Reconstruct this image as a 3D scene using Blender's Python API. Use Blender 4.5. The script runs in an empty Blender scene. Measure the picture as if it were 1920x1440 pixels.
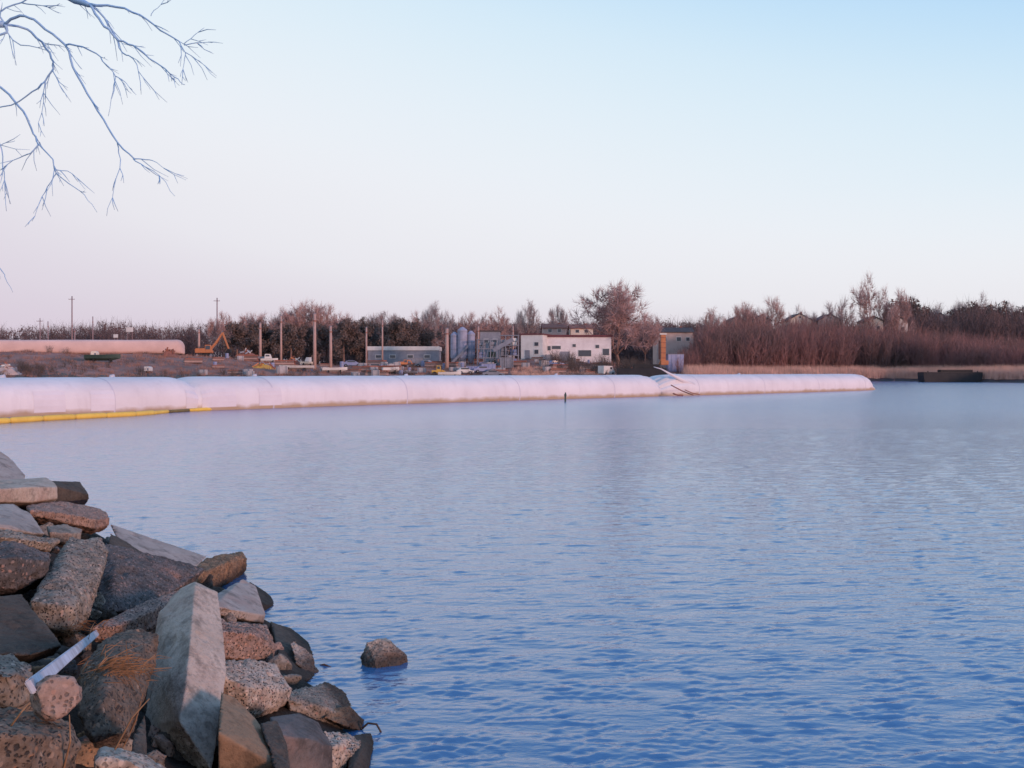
import bpy, bmesh, math, random
import numpy as np
from mathutils import Vector, Matrix, noise

random.seed(7)
rng = np.random.default_rng(7)
scene = bpy.context.scene
col = scene.collection
R = math.radians

# ------------------------------------------------------------------ camera, sky, sun, exposure
F, H, HY = 1968.0, 2.6, 697.0           # focal length in photo pixels, eye height over the water, horizon row
cam = bpy.data.cameras.new('camera'); cam_o = bpy.data.objects.new('camera', cam); col.objects.link(cam_o)
cam.sensor_width = 36; cam.lens = 36 * F / 1920; cam.shift_y = -(720 - HY) / 1920
cam.clip_start = 0.05; cam.clip_end = 9000
cam_o.location = (0, 0, H); cam_o.rotation_euler = (math.pi / 2, 0, 0)
scene.camera = cam_o

SUN_EL, SUN_AZ = R(6.0), R(132)         # behind the camera, to the right
world = bpy.data.worlds.new('World'); scene.world = world; world.use_nodes = True
wt = world.node_tree; bgn = wt.nodes['Background']
sky = wt.nodes.new('ShaderNodeTexSky'); sky.sky_type = 'NISHITA'; sky.sun_disc = False
sky.sun_elevation = SUN_EL; sky.sun_rotation = SUN_AZ; sky.dust_density = 1.0; sky.ozone_density = 3.0
tc = wt.nodes.new('ShaderNodeTexCoord')
sep = wt.nodes.new('ShaderNodeSeparateXYZ'); wt.links.new(tc.outputs['Generated'], sep.inputs[0])
mx = wt.nodes.new('ShaderNodeMath'); mx.operation = 'MULTIPLY_ADD'      # a little bluer towards the right
wt.links.new(sep.outputs['X'], mx.inputs[0]); mx.inputs[1].default_value = 0.22
wt.links.new(sep.outputs['Z'], mx.inputs[2])
zp = wt.nodes.new('ShaderNodeMath'); zp.operation = 'MULTIPLY'; zp.use_clamp = True     # the shift fades out at the horizon
zs = wt.nodes.new('ShaderNodeMath'); zs.operation = 'MULTIPLY'; zs.use_clamp = True; zs.inputs[1].default_value = 6.0
wt.links.new(sep.outputs['Z'], zs.inputs[0])
mz = wt.nodes.new('ShaderNodeMix'); mz.data_type = 'FLOAT'
wt.links.new(zs.outputs[0], mz.inputs['Factor']); wt.links.new(sep.outputs['Z'], mz.inputs['A']); wt.links.new(mx.outputs[0], mz.inputs['B'])
ramp = wt.nodes.new('ShaderNodeValToRGB'); wt.links.new(mz.outputs['Result'], ramp.inputs[0])
ramp.color_ramp.interpolation = 'B_SPLINE'
stops = [(0.0, (0.70, 0.585, 0.71)), (0.035, (0.765, 0.69, 0.785)), (0.08, (0.875, 0.86, 0.905)), (0.18, (0.92, 0.94, 0.985)),
         (0.32, (0.73, 0.90, 1.0)), (0.43, (0.43, 0.71, 1.0)), (0.56, (0.28, 0.53, 0.95)), (1.0, (0.19, 0.39, 0.80))]
els = ramp.color_ramp.elements
els[0].position, els[0].color = stops[0][0], (*stops[0][1], 1)
els[1].position, els[1].color = stops[-1][0], (*stops[-1][1], 1)
for p, c in stops[1:-1]:
    e = els.new(p); e.color = (*c, 1)
sc10 = wt.nodes.new('ShaderNodeVectorMath'); sc10.operation = 'SCALE'; sc10.inputs['Scale'].default_value = 10.0
wt.links.new(ramp.outputs[0], sc10.inputs[0])
mixs = wt.nodes.new('ShaderNodeMix'); mixs.data_type = 'RGBA'; mixs.inputs['Factor'].default_value = 0.93
wt.links.new(sky.outputs[0], mixs.inputs['A']); wt.links.new(sc10.outputs[0], mixs.inputs['B'])
wt.links.new(mixs.outputs['Result'], bgn.inputs[0]); bgn.inputs[1].default_value = 0.1

sun = bpy.data.lights.new('sun', 'SUN'); sun.energy = 2.4; sun.angle = R(8); sun.color = (1.0, 0.56, 0.44)
sun_o = bpy.data.objects.new('sun', sun); col.objects.link(sun_o)
sd = Vector((math.sin(SUN_AZ) * math.cos(SUN_EL), math.cos(SUN_AZ) * math.cos(SUN_EL), math.sin(SUN_EL)))
sun_o.rotation_euler = sd.to_track_quat('Z', 'Y').to_euler()
scene.view_settings.view_transform = 'Standard'; scene.view_settings.look = 'None'
scene.view_settings.exposure = 0.0; scene.view_settings.gamma = 1.0; scene.view_settings.use_curve_mapping = False
scene.render.engine = 'CYCLES'
scene.cycles.max_bounces = 6; scene.cycles.use_denoising = True
scene.cycles.filter_width = 1.55          # a soft small-camera lens

# ------------------------------------------------------------------ helpers
def P(px, py, D):                        # photo pixel at distance D -> world
    return Vector(((px - 960) / F * D, D, H - (py - HY) / F * D))

def mesh_obj(name, verts, faces, m, parent=None, smooth=False):
    me = bpy.data.meshes.new(name); me.from_pydata([tuple(v) for v in verts], [], faces); me.update()
    if smooth: me.polygons.foreach_set('use_smooth', [True] * len(me.polygons))
    if m: me.materials.append(m)
    o = bpy.data.objects.new(name, me); col.objects.link(o); o.parent = parent
    return o

def np_tris(name, V, T, m, parent=None):  # fast triangle mesh
    me = bpy.data.meshes.new(name); V = np.asarray(V, np.float32).reshape(-1, 3); T = np.asarray(T, np.int32).reshape(-1, 3)
    me.vertices.add(len(V)); me.vertices.foreach_set('co', V.ravel())
    me.loops.add(T.size); me.loops.foreach_set('vertex_index', T.ravel())
    me.polygons.add(len(T)); me.polygons.foreach_set('loop_start', np.arange(0, T.size, 3, dtype=np.int32))
    me.polygons.foreach_set('loop_total', np.full(len(T), 3, np.int32)); me.update(calc_edges=True)
    me.materials.append(m)
    o = bpy.data.objects.new(name, me); col.objects.link(o); o.parent = parent
    return o

def empty(name, loc=(0, 0, 0), rz=0.0):
    o = bpy.data.objects.new(name, None); col.objects.link(o); o.location = loc; o.rotation_euler = (0, 0, rz)
    o.empty_display_size = 0.3
    return o

def tag(o, label, cat, group=None):
    o['label'] = label; o['category'] = cat
    if 'kind' not in o: o['kind'] = 'thing'
    if group: o['group'] = group
    return o

def kind(o, k): o['kind'] = k; return o

def copy_tree(o, parent=None):
    c = o.copy(); col.objects.link(c); c.parent = parent
    for ch in o.children: copy_tree(ch, c)
    return c

class MB:
    def __init__(s): s.v = []; s.f = []
    def poly(s, pts): b = len(s.v); s.v += [tuple(p) for p in pts]; s.f.append(list(range(b, b + len(pts)))); return s
    def box(s, c, d, rot=None):
        b = len(s.v); c = Vector(c)
        for x, y, z in ((-1,-1,-1),(1,-1,-1),(1,1,-1),(-1,1,-1),(-1,-1,1),(1,-1,1),(1,1,1),(-1,1,1)):
            p = Vector((x * d[0] / 2, y * d[1] / 2, z * d[2] / 2))
            if rot: p = rot @ p
            s.v.append(tuple(c + p))
        s.f += [[b + i for i in q] for q in ((0,3,2,1),(4,5,6,7),(0,1,5,4),(1,2,6,5),(2,3,7,6),(3,0,4,7))]
        return s
    def tube(s, pts, rad, n=8, cap=True):
        pts = [Vector(p) for p in pts]
        if not hasattr(rad, '__len__'): rad = [rad] * len(pts)
        b = len(s.v); up = None
        for i, p in enumerate(pts):
            d = (pts[min(i + 1, len(pts) - 1)] - pts[max(i - 1, 0)]).normalized()
            if up is None:
                up = d.orthogonal().normalized()
            up = (up - d * up.dot(d)).normalized(); w = d.cross(up)
            for k in range(n):
                a = 2 * math.pi * k / n
                s.v.append(tuple(p + (up * math.cos(a) + w * math.sin(a)) * rad[i]))
        for i in range(len(pts) - 1):
            for k in range(n):
                s.f.append([b + i * n + k, b + i * n + (k + 1) % n, b + (i + 1) * n + (k + 1) % n, b + (i + 1) * n + k])
        if cap:
            s.f.append([b + k for k in range(n)][::-1]); s.f.append([b + (len(pts) - 1) * n + k for k in range(n)])
        return s
    def beam(s, a, b_, w, h, w2=None, h2=None):
        a, b_ = Vector(a), Vector(b_); d = (b_ - a).normalized()
        side = d.cross(Vector((0, 1, 0)))
        if side.length < .1: side = d.cross(Vector((0, 0, 1)))
        side.normalize(); up = side.cross(d); b = len(s.v); w2 = w2 or w; h2 = h2 or h
        for p, ww, hh in ((a, w, h), (b_, w2, h2)):
            for i, j in ((-1,-1),(1,-1),(1,1),(-1,1)): s.v.append(tuple(p + side * i * hh / 2 + up * j * ww / 2))
        s.f += [[b + i for i in q] for q in ((0,3,2,1),(4,5,6,7),(0,1,5,4),(1,2,6,5),(2,3,7,6),(3,0,4,7))]
        return s
    def prism(s, prof, y0, y1):          # prof: (x, z) outline, extruded in y
        b = len(s.v); n = len(prof)
        s.v += [(x, y0, z) for x, z in prof] + [(x, y1, z) for x, z in prof]
        s.f.append(list(range(b, b + n))); s.f.append(list(range(b + n, b + 2 * n))[::-1])
        for i in range(n): s.f.append([b + i, b + n + i, b + n + (i + 1) % n, b + (i + 1) % n])
        return s
    def build(s, name, m, parent=None, smooth=False, bevel=0):
        o = mesh_obj(name, s.v, s.f, m, parent, smooth)
        bm = bmesh.new(); bm.from_mesh(o.data)
        if bevel: bmesh.ops.bevel(bm, geom=list(bm.edges), offset=bevel, segments=2, affect='EDGES', clamp_overlap=True)
        bmesh.ops.recalc_face_normals(bm, faces=bm.faces); bm.to_mesh(o.data); bm.free()
        return o

def N(nt, t, **kw):
    n = nt.nodes.new(t)
    for k, v in kw.items(): setattr(n, k, v)
    return n

def mat(name, c1, c2=None, scale=3.0, rough=0.8, bump=0.0, bscale=20.0, metal=0.0, spec=0.3):
    m = bpy.data.materials.new(name); m.use_nodes = True; nt = m.node_tree; b = nt.nodes['Principled BSDF']
    b.inputs['Roughness'].default_value = rough; b.inputs['Metallic'].default_value = metal
    b.inputs['Specular IOR Level'].default_value = spec
    co = N(nt, 'ShaderNodeTexCoord'); L = nt.links.new
    nz = N(nt, 'ShaderNodeTexNoise'); nz.inputs['Scale'].default_value = scale; nz.inputs['Detail'].default_value = 6
    nz.inputs['Roughness'].default_value = .65
    L(co.outputs['Object'], nz.inputs[0])
    mr = N(nt, 'ShaderNodeMapRange'); mr.inputs['From Min'].default_value = .32; mr.inputs['From Max'].default_value = .68
    L(nz.outputs[0], mr.inputs[0])
    mixn = N(nt, 'ShaderNodeMix', data_type='RGBA'); L(mr.outputs[0], mixn.inputs['Factor'])
    c2 = c2 or tuple(min(1, x * .75) for x in c1)
    mixn.inputs['A'].default_value = (*c1, 1); mixn.inputs['B'].default_value = (*c2, 1)
    L(mixn.outputs['Result'], b.inputs['Base Color'])
    if bump:
        n2 = N(nt, 'ShaderNodeTexNoise'); n2.inputs['Scale'].default_value = bscale; n2.inputs['Detail'].default_value = 5
        L(co.outputs['Object'], n2.inputs[0])
        bp = N(nt, 'ShaderNodeBump'); bp.inputs['Strength'].default_value = bump; bp.inputs['Distance'].default_value = .05
        L(n2.outputs[0], bp.inputs['Height']); L(bp.outputs[0], b.inputs['Normal'])
    return m

# ------------------------------------------------------------------ materials
M = {}
M['soil'] = mat('soil', (.014, .011, .010), (.034, .026, .022), 4, .95, .8, 18)  # near black, painting deep shade into the rubble gaps
M['ground'] = mat('ground', (.40, .20, .165), (.16, .095, .082), .16, .95, .6, 2)
M['grass'] = mat('dry_grass', (.44, .23, .18), (.22, .125, .10), .4, .9)
M['scrub'] = mat('scrub', (.14, .10, .085), (.09, .075, .07), .5, .9)
M['reed'] = mat('reed', (.74, .45, .36), (.55, .33, .26), .12, .9)
M['twig'] = mat('thicket_twig', (.34, .165, .155), (.14, .10, .092), .07, .9)  # distance haze put into the colour, lighter and pinker
M['twig_pink'] = mat('bare_twig', (.50, .32, .295), (.38, .24, .225), .3, .9)
M['twig_grey'] = mat('grey_twig', (.40, .32, .32), (.30, .24, .24), .3, .9)
M['trunk'] = mat('trunk_bark', (.26, .17, .145), (.17, .11, .10), 1.5, .9)
M['evergreen'] = mat('evergreen', (.125, .098, .088), (.20, .14, .125), .5, .85)  # crowns lightened in colour to stand for haze
M['farwood'] = mat('far_wood', (.11, .08, .08), (.19, .12, .12), .05, .9)
M['bark'] = mat('branch_bark', (.22, .42, .66), (.38, .58, .80), 9, .85)  # blue fringe of the bright sky put into the bark colour
M['pole'] = mat('pole_wood', (.50, .33, .29), (.38, .25, .22), 1.5, .8)
M['pole_far'] = mat('far_pole', (.32, .22, .23), None, 1, .8)
M['white'] = mat('white_paint', (.70, .68, .67), (.54, .52, .51), .6, .6)
M['cream'] = mat('cream_wall', (.74, .66, .56), (.66, .58, .50), .5, .8)
M['wall_pink'] = mat('pinkish_wall', (.58, .44, .40), (.44, .33, .30), .45, .8)
M['roof_red'] = mat('maroon_roof', (.16, .055, .065), (.12, .045, .05), 1, .8)
M['roof_dark'] = mat('dark_roof', (.06, .05, .055), (.10, .08, .08), .6, .85)
M['wall_white'] = mat('dirty_white_wall', (.80, .75, .76), (.62, .56, .57), .5, .8)
M['tube_pink'] = mat('pink_fabric', (.66, .47, .43), (.54, .38, .35), .3, .8)
M['glass'] = mat('window_glass', (.07, .08, .10), None, 1, .15, spec=.6)
M['orange'] = mat('orange_paint', (.56, .21, .09), (.42, .16, .075), .8, .55)
M['yellow'] = mat('yellow_paint', (.66, .40, .08), (.52, .30, .07), .8, .55)
M['blue'] = mat('blue_paint', (.18, .22, .40), (.30, .33, .48), .8, .5)
M['steel'] = mat('grey_steel', (.27, .28, .33), (.17, .18, .22), .7, .6)
M['dark'] = mat('dark_steel', (.018, .018, .022), (.03, .028, .03), .8, .6)
M['rubber'] = mat('rubber', (.02, .02, .02), None, 5, .9)
M['green'] = mat('dark_green_paint', (.03, .06, .05), (.05, .08, .07), .8, .6)
M['rust'] = mat('rusty_scrap', (.34, .13, .09), (.20, .09, .075), .8, .9, .6, 4)
M['plank'] = mat('weathered_white_plank', (.60, .63, .72), (.34, .33, .36), 9, .8)
M['straw'] = mat('straw', (.34, .19, .10), (.24, .13, .07), 8, .8)
M['boom'] = mat('boom_yellow', (.84, .56, .10), (.68, .43, .08), 1.2, .6)
M['boom_dark'] = mat('boom_dark', (.22, .17, .06), (.12, .09, .04), 1.2, .6)

def water_mat():
    m = bpy.data.materials.new('lake_water'); m.use_nodes = True; nt = m.node_tree; L = nt.links.new
    b = nt.nodes['Principled BSDF']
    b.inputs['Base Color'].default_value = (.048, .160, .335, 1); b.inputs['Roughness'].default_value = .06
    b.inputs['IOR'].default_value = 1.72; b.inputs['Specular IOR Level'].default_value = .5
    g = N(nt, 'ShaderNodeNewGeometry')
    mp = N(nt, 'ShaderNodeMapping'); mp.inputs['Scale'].default_value = (.8, 2.0, 1); L(g.outputs['Position'], mp.inputs[0])
    n1 = N(nt, 'ShaderNodeTexNoise'); n1.inputs['Scale'].default_value = 2.6; n1.inputs['Detail'].default_value = 4; n1.inputs['Roughness'].default_value = .6
    L(mp.outputs[0], n1.inputs[0])
    b1 = N(nt, 'ShaderNodeBump'); b1.inputs['Distance'].default_value = .06
    sy = N(nt, 'ShaderNodeSeparateXYZ'); L(g.outputs['Position'], sy.inputs[0])
    st = N(nt, 'ShaderNodeMapRange'); st.inputs['From Min'].default_value = 12; st.inputs['From Max'].default_value = 90
    st.inputs['To Min'].default_value = .3; st.inputs['To Max'].default_value = .8; L(sy.outputs['Y'], st.inputs[0]); L(st.outputs[0], b1.inputs['Strength'])
    L(n1.outputs[0], b1.inputs['Height']); L(b1.outputs[0], b.inputs['Normal'])
    rr = N(nt, 'ShaderNodeMapRange'); rr.inputs['From Min'].default_value = 10; rr.inputs['From Max'].default_value = 75   # wavelets too small to mesh
    rr.inputs['To Min'].default_value = .05; rr.inputs['To Max'].default_value = .20; L(sy.outputs['Y'], rr.inputs[0]); L(rr.outputs[0], b.inputs['Roughness'])
    return m
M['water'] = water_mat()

def fabric_mat():
    m = bpy.data.materials.new('geotextile'); m.use_nodes = True; nt = m.node_tree; L = nt.links.new
    b = nt.nodes['Principled BSDF']; b.inputs['Roughness'].default_value = .75; b.inputs['Specular IOR Level'].default_value = .2
    g = N(nt, 'ShaderNodeNewGeometry'); sp = N(nt, 'ShaderNodeSeparateXYZ'); L(g.outputs['Position'], sp.inputs[0])
    n1 = N(nt, 'ShaderNodeTexNoise'); n1.inputs['Scale'].default_value = .35; n1.inputs['Detail'].default_value = 5; L(g.outputs['Position'], n1.inputs[0])
    mr = N(nt, 'ShaderNodeMapRange'); mr.inputs['From Min'].default_value = .35; mr.inputs['From Max'].default_value = .7; L(n1.outputs[0], mr.inputs[0])
    m1 = N(nt, 'ShaderNodeMix', data_type='RGBA'); L(mr.outputs[0], m1.inputs['Factor'])
    m1.inputs['A'].default_value = (.75, .70, .71, 1); m1.inputs['B'].default_value = (.67, .62, .63, 1)
    # silt line just above the water
    n2 = N(nt, 'ShaderNodeTexNoise'); n2.inputs['Scale'].default_value = .9; n2.inputs['Detail'].default_value = 4; L(g.outputs['Position'], n2.inputs[0])
    ad = N(nt, 'ShaderNodeMath', operation='MULTIPLY_ADD'); ad.inputs[1].default_value = -.5; L(n2.outputs[0], ad.inputs[0]); L(sp.outputs['Z'], ad.inputs[2])
    ml = N(nt, 'ShaderNodeMapRange'); ml.inputs['From Min'].default_value = -.12; ml.inputs['From Max'].default_value = .18
    ml.inputs['To Min'].default_value = .85; ml.inputs['To Max'].default_value = 0; L(ad.outputs[0], ml.inputs[0])
    m2 = N(nt, 'ShaderNodeMix', data_type='RGBA'); L(ml.outputs[0], m2.inputs['Factor']); L(m1.outputs['Result'], m2.inputs['A'])
    m2.inputs['B'].default_value = (.40, .27, .15, 1)
    mp4 = N(nt, 'ShaderNodeMapping'); mp4.inputs['Scale'].default_value = (1.3, 1.3, .16); L(g.outputs['Position'], mp4.inputs[0])
    n4 = N(nt, 'ShaderNodeTexNoise'); n4.inputs['Scale'].default_value = 1.0; n4.inputs['Detail'].default_value = 6; n4.inputs['Roughness'].default_value = .7; L(mp4.outputs[0], n4.inputs[0])
    ms = N(nt, 'ShaderNodeMapRange'); ms.inputs['From Min'].default_value = .50; ms.inputs['From Max'].default_value = .72; ms.inputs['To Max'].default_value = .22; L(n4.outputs[0], ms.inputs[0])
    m3 = N(nt, 'ShaderNodeMix', data_type='RGBA'); L(ms.outputs[0], m3.inputs['Factor']); L(m2.outputs['Result'], m3.inputs['A']); m3.inputs['B'].default_value = (.46, .40, .41, 1)   # run-off streaks
    L(m3.outputs['Result'], b.inputs['Base Color'])
    n3 = N(nt, 'ShaderNodeTexNoise'); n3.inputs['Scale'].default_value = 1.6; n3.inputs['Detail'].default_value = 5; L(g.outputs['Position'], n3.inputs[0])
    bp = N(nt, 'ShaderNodeBump'); bp.inputs['Strength'].default_value = .35; bp.inputs['Distance'].default_value = .12
    L(n3.outputs[0], bp.inputs['Height']); L(bp.outputs[0], b.inputs['Normal'])
    return m
M['fabric'] = fabric_mat()
M['panel'] = mat('geotextile_panel', (.725, .675, .70), (.65, .60, .625), .6, .75)
M['seam'] = mat('geotextile_seam', (.60, .56, .60), (.54, .50, .54), 1, .8)

def rock_mat(name, base, base2, pit=(.045, .04, .038), warm=(.34, .20, .16)):
    m = bpy.data.materials.new(name); m.use_nodes = True; nt = m.node_tree; L = nt.links.new
    b = nt.nodes['Principled BSDF']; b.inputs['Roughness'].default_value = .88; b.inputs['Specular IOR Level'].default_value = .25
    g = N(nt, 'ShaderNodeNewGeometry'); at = N(nt, 'ShaderNodeAttribute', attribute_name='rough')
    def noi(s, d=5, r=.6):
        n = N(nt, 'ShaderNodeTexNoise'); n.inputs['Scale'].default_value = s; n.inputs['Detail'].default_value = d
        n.inputs['Roughness'].default_value = r; L(g.outputs['Position'], n.inputs[0]); return n.outputs[0]
    def rng_(src, a, b_, t0=0., t1=1.):
        n = N(nt, 'ShaderNodeMapRange'); n.inputs['From Min'].default_value = a; n.inputs['From Max'].default_value = b_
        n.inputs['To Min'].default_value = t0; n.inputs['To Max'].default_value = t1; L(src, n.inputs[0]); return n.outputs[0]
    def mixc(f, a, b_):
        n = N(nt, 'ShaderNodeMix', data_type='RGBA'); L(f, n.inputs['Factor'])
        for k, v in (('A', a), ('B', b_)):
            if isinstance(v, tuple): n.inputs[k].default_value = (*v, 1)
            else: L(v, n.inputs[k])
        return n.outputs['Result']
    def mul(a, b_):
        n = N(nt, 'ShaderNodeMath', operation='MULTIPLY')
        for k, v in ((0, a), (1, b_)):
            if isinstance(v, float): n.inputs[k].default_value = v
            else: L(v, n.inputs[k])
        return n.outputs[0]
    c = mixc(rng_(noi(3.2), .35, .65), base, base2)
    c = mixc(mul(rng_(noi(2.1, 6), .52, .68), .5), c, warm)                   # iron and lichen stains
    soft = rng_(at.outputs['Fac'], 0., .8, .3, 1.)
    c = mixc(mul(mul(rng_(noi(22., 5, .7), .42, .62), .45), soft), c, tuple(x * .5 for x in base2))
    c = mixc(mul(rng_(noi(5.5, 7, .7), .50, .64), .75), c, tuple(x * .35 for x in base))      # soot and moss
    nd = N(nt, 'ShaderNodeTexNoise'); nd.inputs['Scale'].default_value = 30; nd.inputs['Detail'].default_value = 3; L(g.outputs['Position'], nd.inputs[0])
    dv = N(nt, 'ShaderNodeVectorMath', operation='MULTIPLY_ADD'); L(nd.outputs['Color'], dv.inputs[0]); dv.inputs[1].default_value = (.022, .022, .022); L(g.outputs['Position'], dv.inputs[2])
    vo = N(nt, 'ShaderNodeTexVoronoi'); vo.inputs['Scale'].default_value = 70; vo.inputs['Randomness'].default_value = 1; L(dv.outputs[0], vo.inputs[0])
    v2 = N(nt, 'ShaderNodeTexVoronoi'); v2.inputs['Scale'].default_value = 30; L(dv.outputs[0], v2.inputs[0])
    hue = N(nt, 'ShaderNodeSeparateColor'); L(v2.outputs['Color'], hue.inputs[0])
    peb = mixc(hue.outputs[0], tuple(x * 1.35 for x in base), warm)
    c = mixc(mul(mul(rng_(v2.outputs['Distance'], .34, .28), rng_(hue.outputs[1], .45, .55)), at.outputs['Fac']), c, peb)       # pebbles in the broken faces
    sel = N(nt, 'ShaderNodeSeparateColor'); L(vo.outputs['Color'], sel.inputs[0])
    clump = N(nt, 'ShaderNodeMath', operation='ADD'); L(sel.outputs[0], clump.inputs[0]); L(noi(7., 4), clump.inputs[1])
    pitf = mul(mul(rng_(vo.outputs['Distance'], .48, .30), rng_(clump.outputs[0], .95, 1.05)), at.outputs['Fac'])
    c = mixc(pitf, c, pit)
    sp = N(nt, 'ShaderNodeSeparateXYZ'); L(g.outputs['Position'], sp.inputs[0])
    wl = N(nt, 'ShaderNodeMath', operation='MULTIPLY_ADD'); wl.inputs[1].default_value = -.25; L(noi(4.), wl.inputs[0]); L(sp.outputs['Z'], wl.inputs[2])
    wet = rng_(wl.outputs[0], -.06, .07, .85, 0.)
    c = mixc(wet, c, (.022, .020, .018))
    L(c, b.inputs['Base Color'])
    h1 = noi(60., 4); hh = N(nt, 'ShaderNodeMath', operation='MULTIPLY_ADD'); L(pitf, hh.inputs[0]); hh.inputs[1].default_value = -1.2; L(mul(h1, soft), hh.inputs[2])
    bp = N(nt, 'ShaderNodeBump'); bp.inputs['Strength'].default_value = .7; bp.inputs['Distance'].default_value = .012
    L(hh.outputs[0], bp.inputs['Height']); L(bp.outputs[0], b.inputs['Normal'])
    return m
RM = {
    'grey': rock_mat('concrete_grey', (.35, .285, .23), (.235, .19, .153)),
    'pale': rock_mat('concrete_pale', (.54, .435, .355), (.42, .335, .27)),
    'pink': rock_mat('concrete_pinkish', (.40, .27, .215), (.28, .19, .155), warm=(.40, .18, .12)),
    'tan': rock_mat('concrete_tan', (.33, .205, .125), (.23, .145, .09), warm=(.40, .18, .07)),
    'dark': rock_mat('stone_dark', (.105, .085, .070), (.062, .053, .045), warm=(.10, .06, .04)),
    'blue': rock_mat('stone_bluish', (.165, .142, .135), (.10, .088, .085)),
    'umber': rock_mat('stone_umber', (.215, .158, .12), (.125, .094, .072), warm=(.26, .13, .07)),
    'lav': rock_mat('concrete_lavender', (.42, .355, .315), (.33, .275, .245)),
}

# ------------------------------------------------------------------ water
def build_water():
    ys = [4.6]
    while ys[-1] < 48: ys.append(ys[-1] * 1.0031)
    while ys[-1] < 700: ys.append(ys[-1] * 1.05)
    ys = np.array([-60, -20, -5, 1.5, 3.2] + ys)
    us = np.concatenate([[-60, -12, -4, -1.6, -1.0], np.linspace(-.66, .66, 580), [1.0, 1.6, 4, 12, 60]])
    Y, U = np.meshgrid(ys, us, indexing='ij'); X = U * np.maximum(Y, 4.6)
    sp = np.maximum(np.gradient(ys)[:, None] * np.ones_like(X), np.abs(np.gradient(X, axis=1)))
    Z = np.zeros_like(X); r = np.random.default_rng(3)
    gust = 0.85 + .35 * np.sin(X * .21 + 1.3 * np.sin(Y * .13)) * np.sin(Y * .31 + .7 * np.sin(X * .17 + 1))
    def field(n, l0, l1, spread, seed, amp0, mean=-1.5, skew=False):
        r = np.random.default_rng(seed); o = np.zeros_like(X)
        for i in range(n):
            lam = l0 * (l1 / l0) ** r.random(); th = r.normal(mean, spread); k = 2 * math.pi / lam
            fade = np.clip((lam / sp - 1.7) / 1.4, 0, 1)
            ph = k * math.cos(th) * X + k * math.sin(th) * Y + r.random() * 6.283
            o += amp0 * lam * (.5 + r.random()) * fade * (np.sin(ph - .6 * np.sin(ph)) if skew else np.sin(ph))   # steeper on the lee side
        return o
    env = np.clip(.36 + field(30, .35, 1.2, 1.2, 11, .5), 0.10, 1.3)          # ripples come in short broken trains
    env2 = np.clip(.5 + field(30, .4, 1.1, 1.2, 12, .5), 0.1, 1.15)
    Z = field(55, .09, .24, .22, 3, .0056, -1.52, True) * env * gust + field(45, .06, .14, .5, 4, .0042, -1.5, True) * env2 * gust + field(20, .3, .8, .4, 5, .0016)
    Z *= np.clip((np.abs(X) < 1e9) * (1.0 - np.clip((np.abs(U) - .60) / .05, 0, 1)), 0, 1) * np.clip((Y - 4.6) / .8, 0, 1)
    ny, nx = X.shape; V = np.stack([X, Y, Z], -1).reshape(-1, 3)
    I = np.arange(ny * nx).reshape(ny, nx)
    a, b, c, d = I[:-1, :-1].ravel(), I[:-1, 1:].ravel(), I[1:, 1:].ravel(), I[1:, :-1].ravel()
    T = np.concatenate([np.stack([a, b, c], 1), np.stack([a, c, d], 1)])
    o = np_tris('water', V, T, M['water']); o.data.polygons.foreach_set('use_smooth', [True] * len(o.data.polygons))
    kind(o, 'structure')
build_water()

# ------------------------------------------------------------------ far bank terrain
SH_PX = [-3000, 0, 480, 900, 1240, 1500, 1680, 1920, 2600, 6000]
SH_D = [120, 160, 175, 205, 235, 268, 285, 246, 190, 150]
PL_PX = [-3000, 0, 300, 420, 560, 700, 900, 1000, 1120, 1240, 1400, 1920, 5000]
PL_Z = [6.0, 6.6, 6.2, 5.6, 3.9, 3.9, 4.6, 5.9, 5.6, 3.6, 3.2, 3.2, 3.2]
def shore(u): return float(np.interp(960 + F * u, SH_PX, SH_D))
def terrain(X, Y):
    u = X / max(Y, 1); s = Y - shore(u); pl = float(np.interp(960 + F * u, PL_PX, PL_Z))
    if s < 0: z = max(-1.2, .35 * s)
    elif s < 4: z = .25 * s
    else:
        t = min(1, (s - 4) / 44); z = 1.0 + (pl - 1.0) * (t * t * (3 - 2 * t) * .5 + t * .5)
    if s > 4:
        k = min(1, (s - 4) / 10)
        z += k * .35 * noise.noise(Vector((X * .11, Y * .11, 0))) + k * .18 * noise.noise(Vector((X * .4, Y * .4, 3)))
    if s > 250: z += (3.5 - pl) * min(1, (s - 250) / 300)
    return z
def G(px, D):                             # a point on the far ground
    X = (px - 960) / F * D
    return Vector((X, D, terrain(X, D)))

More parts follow.
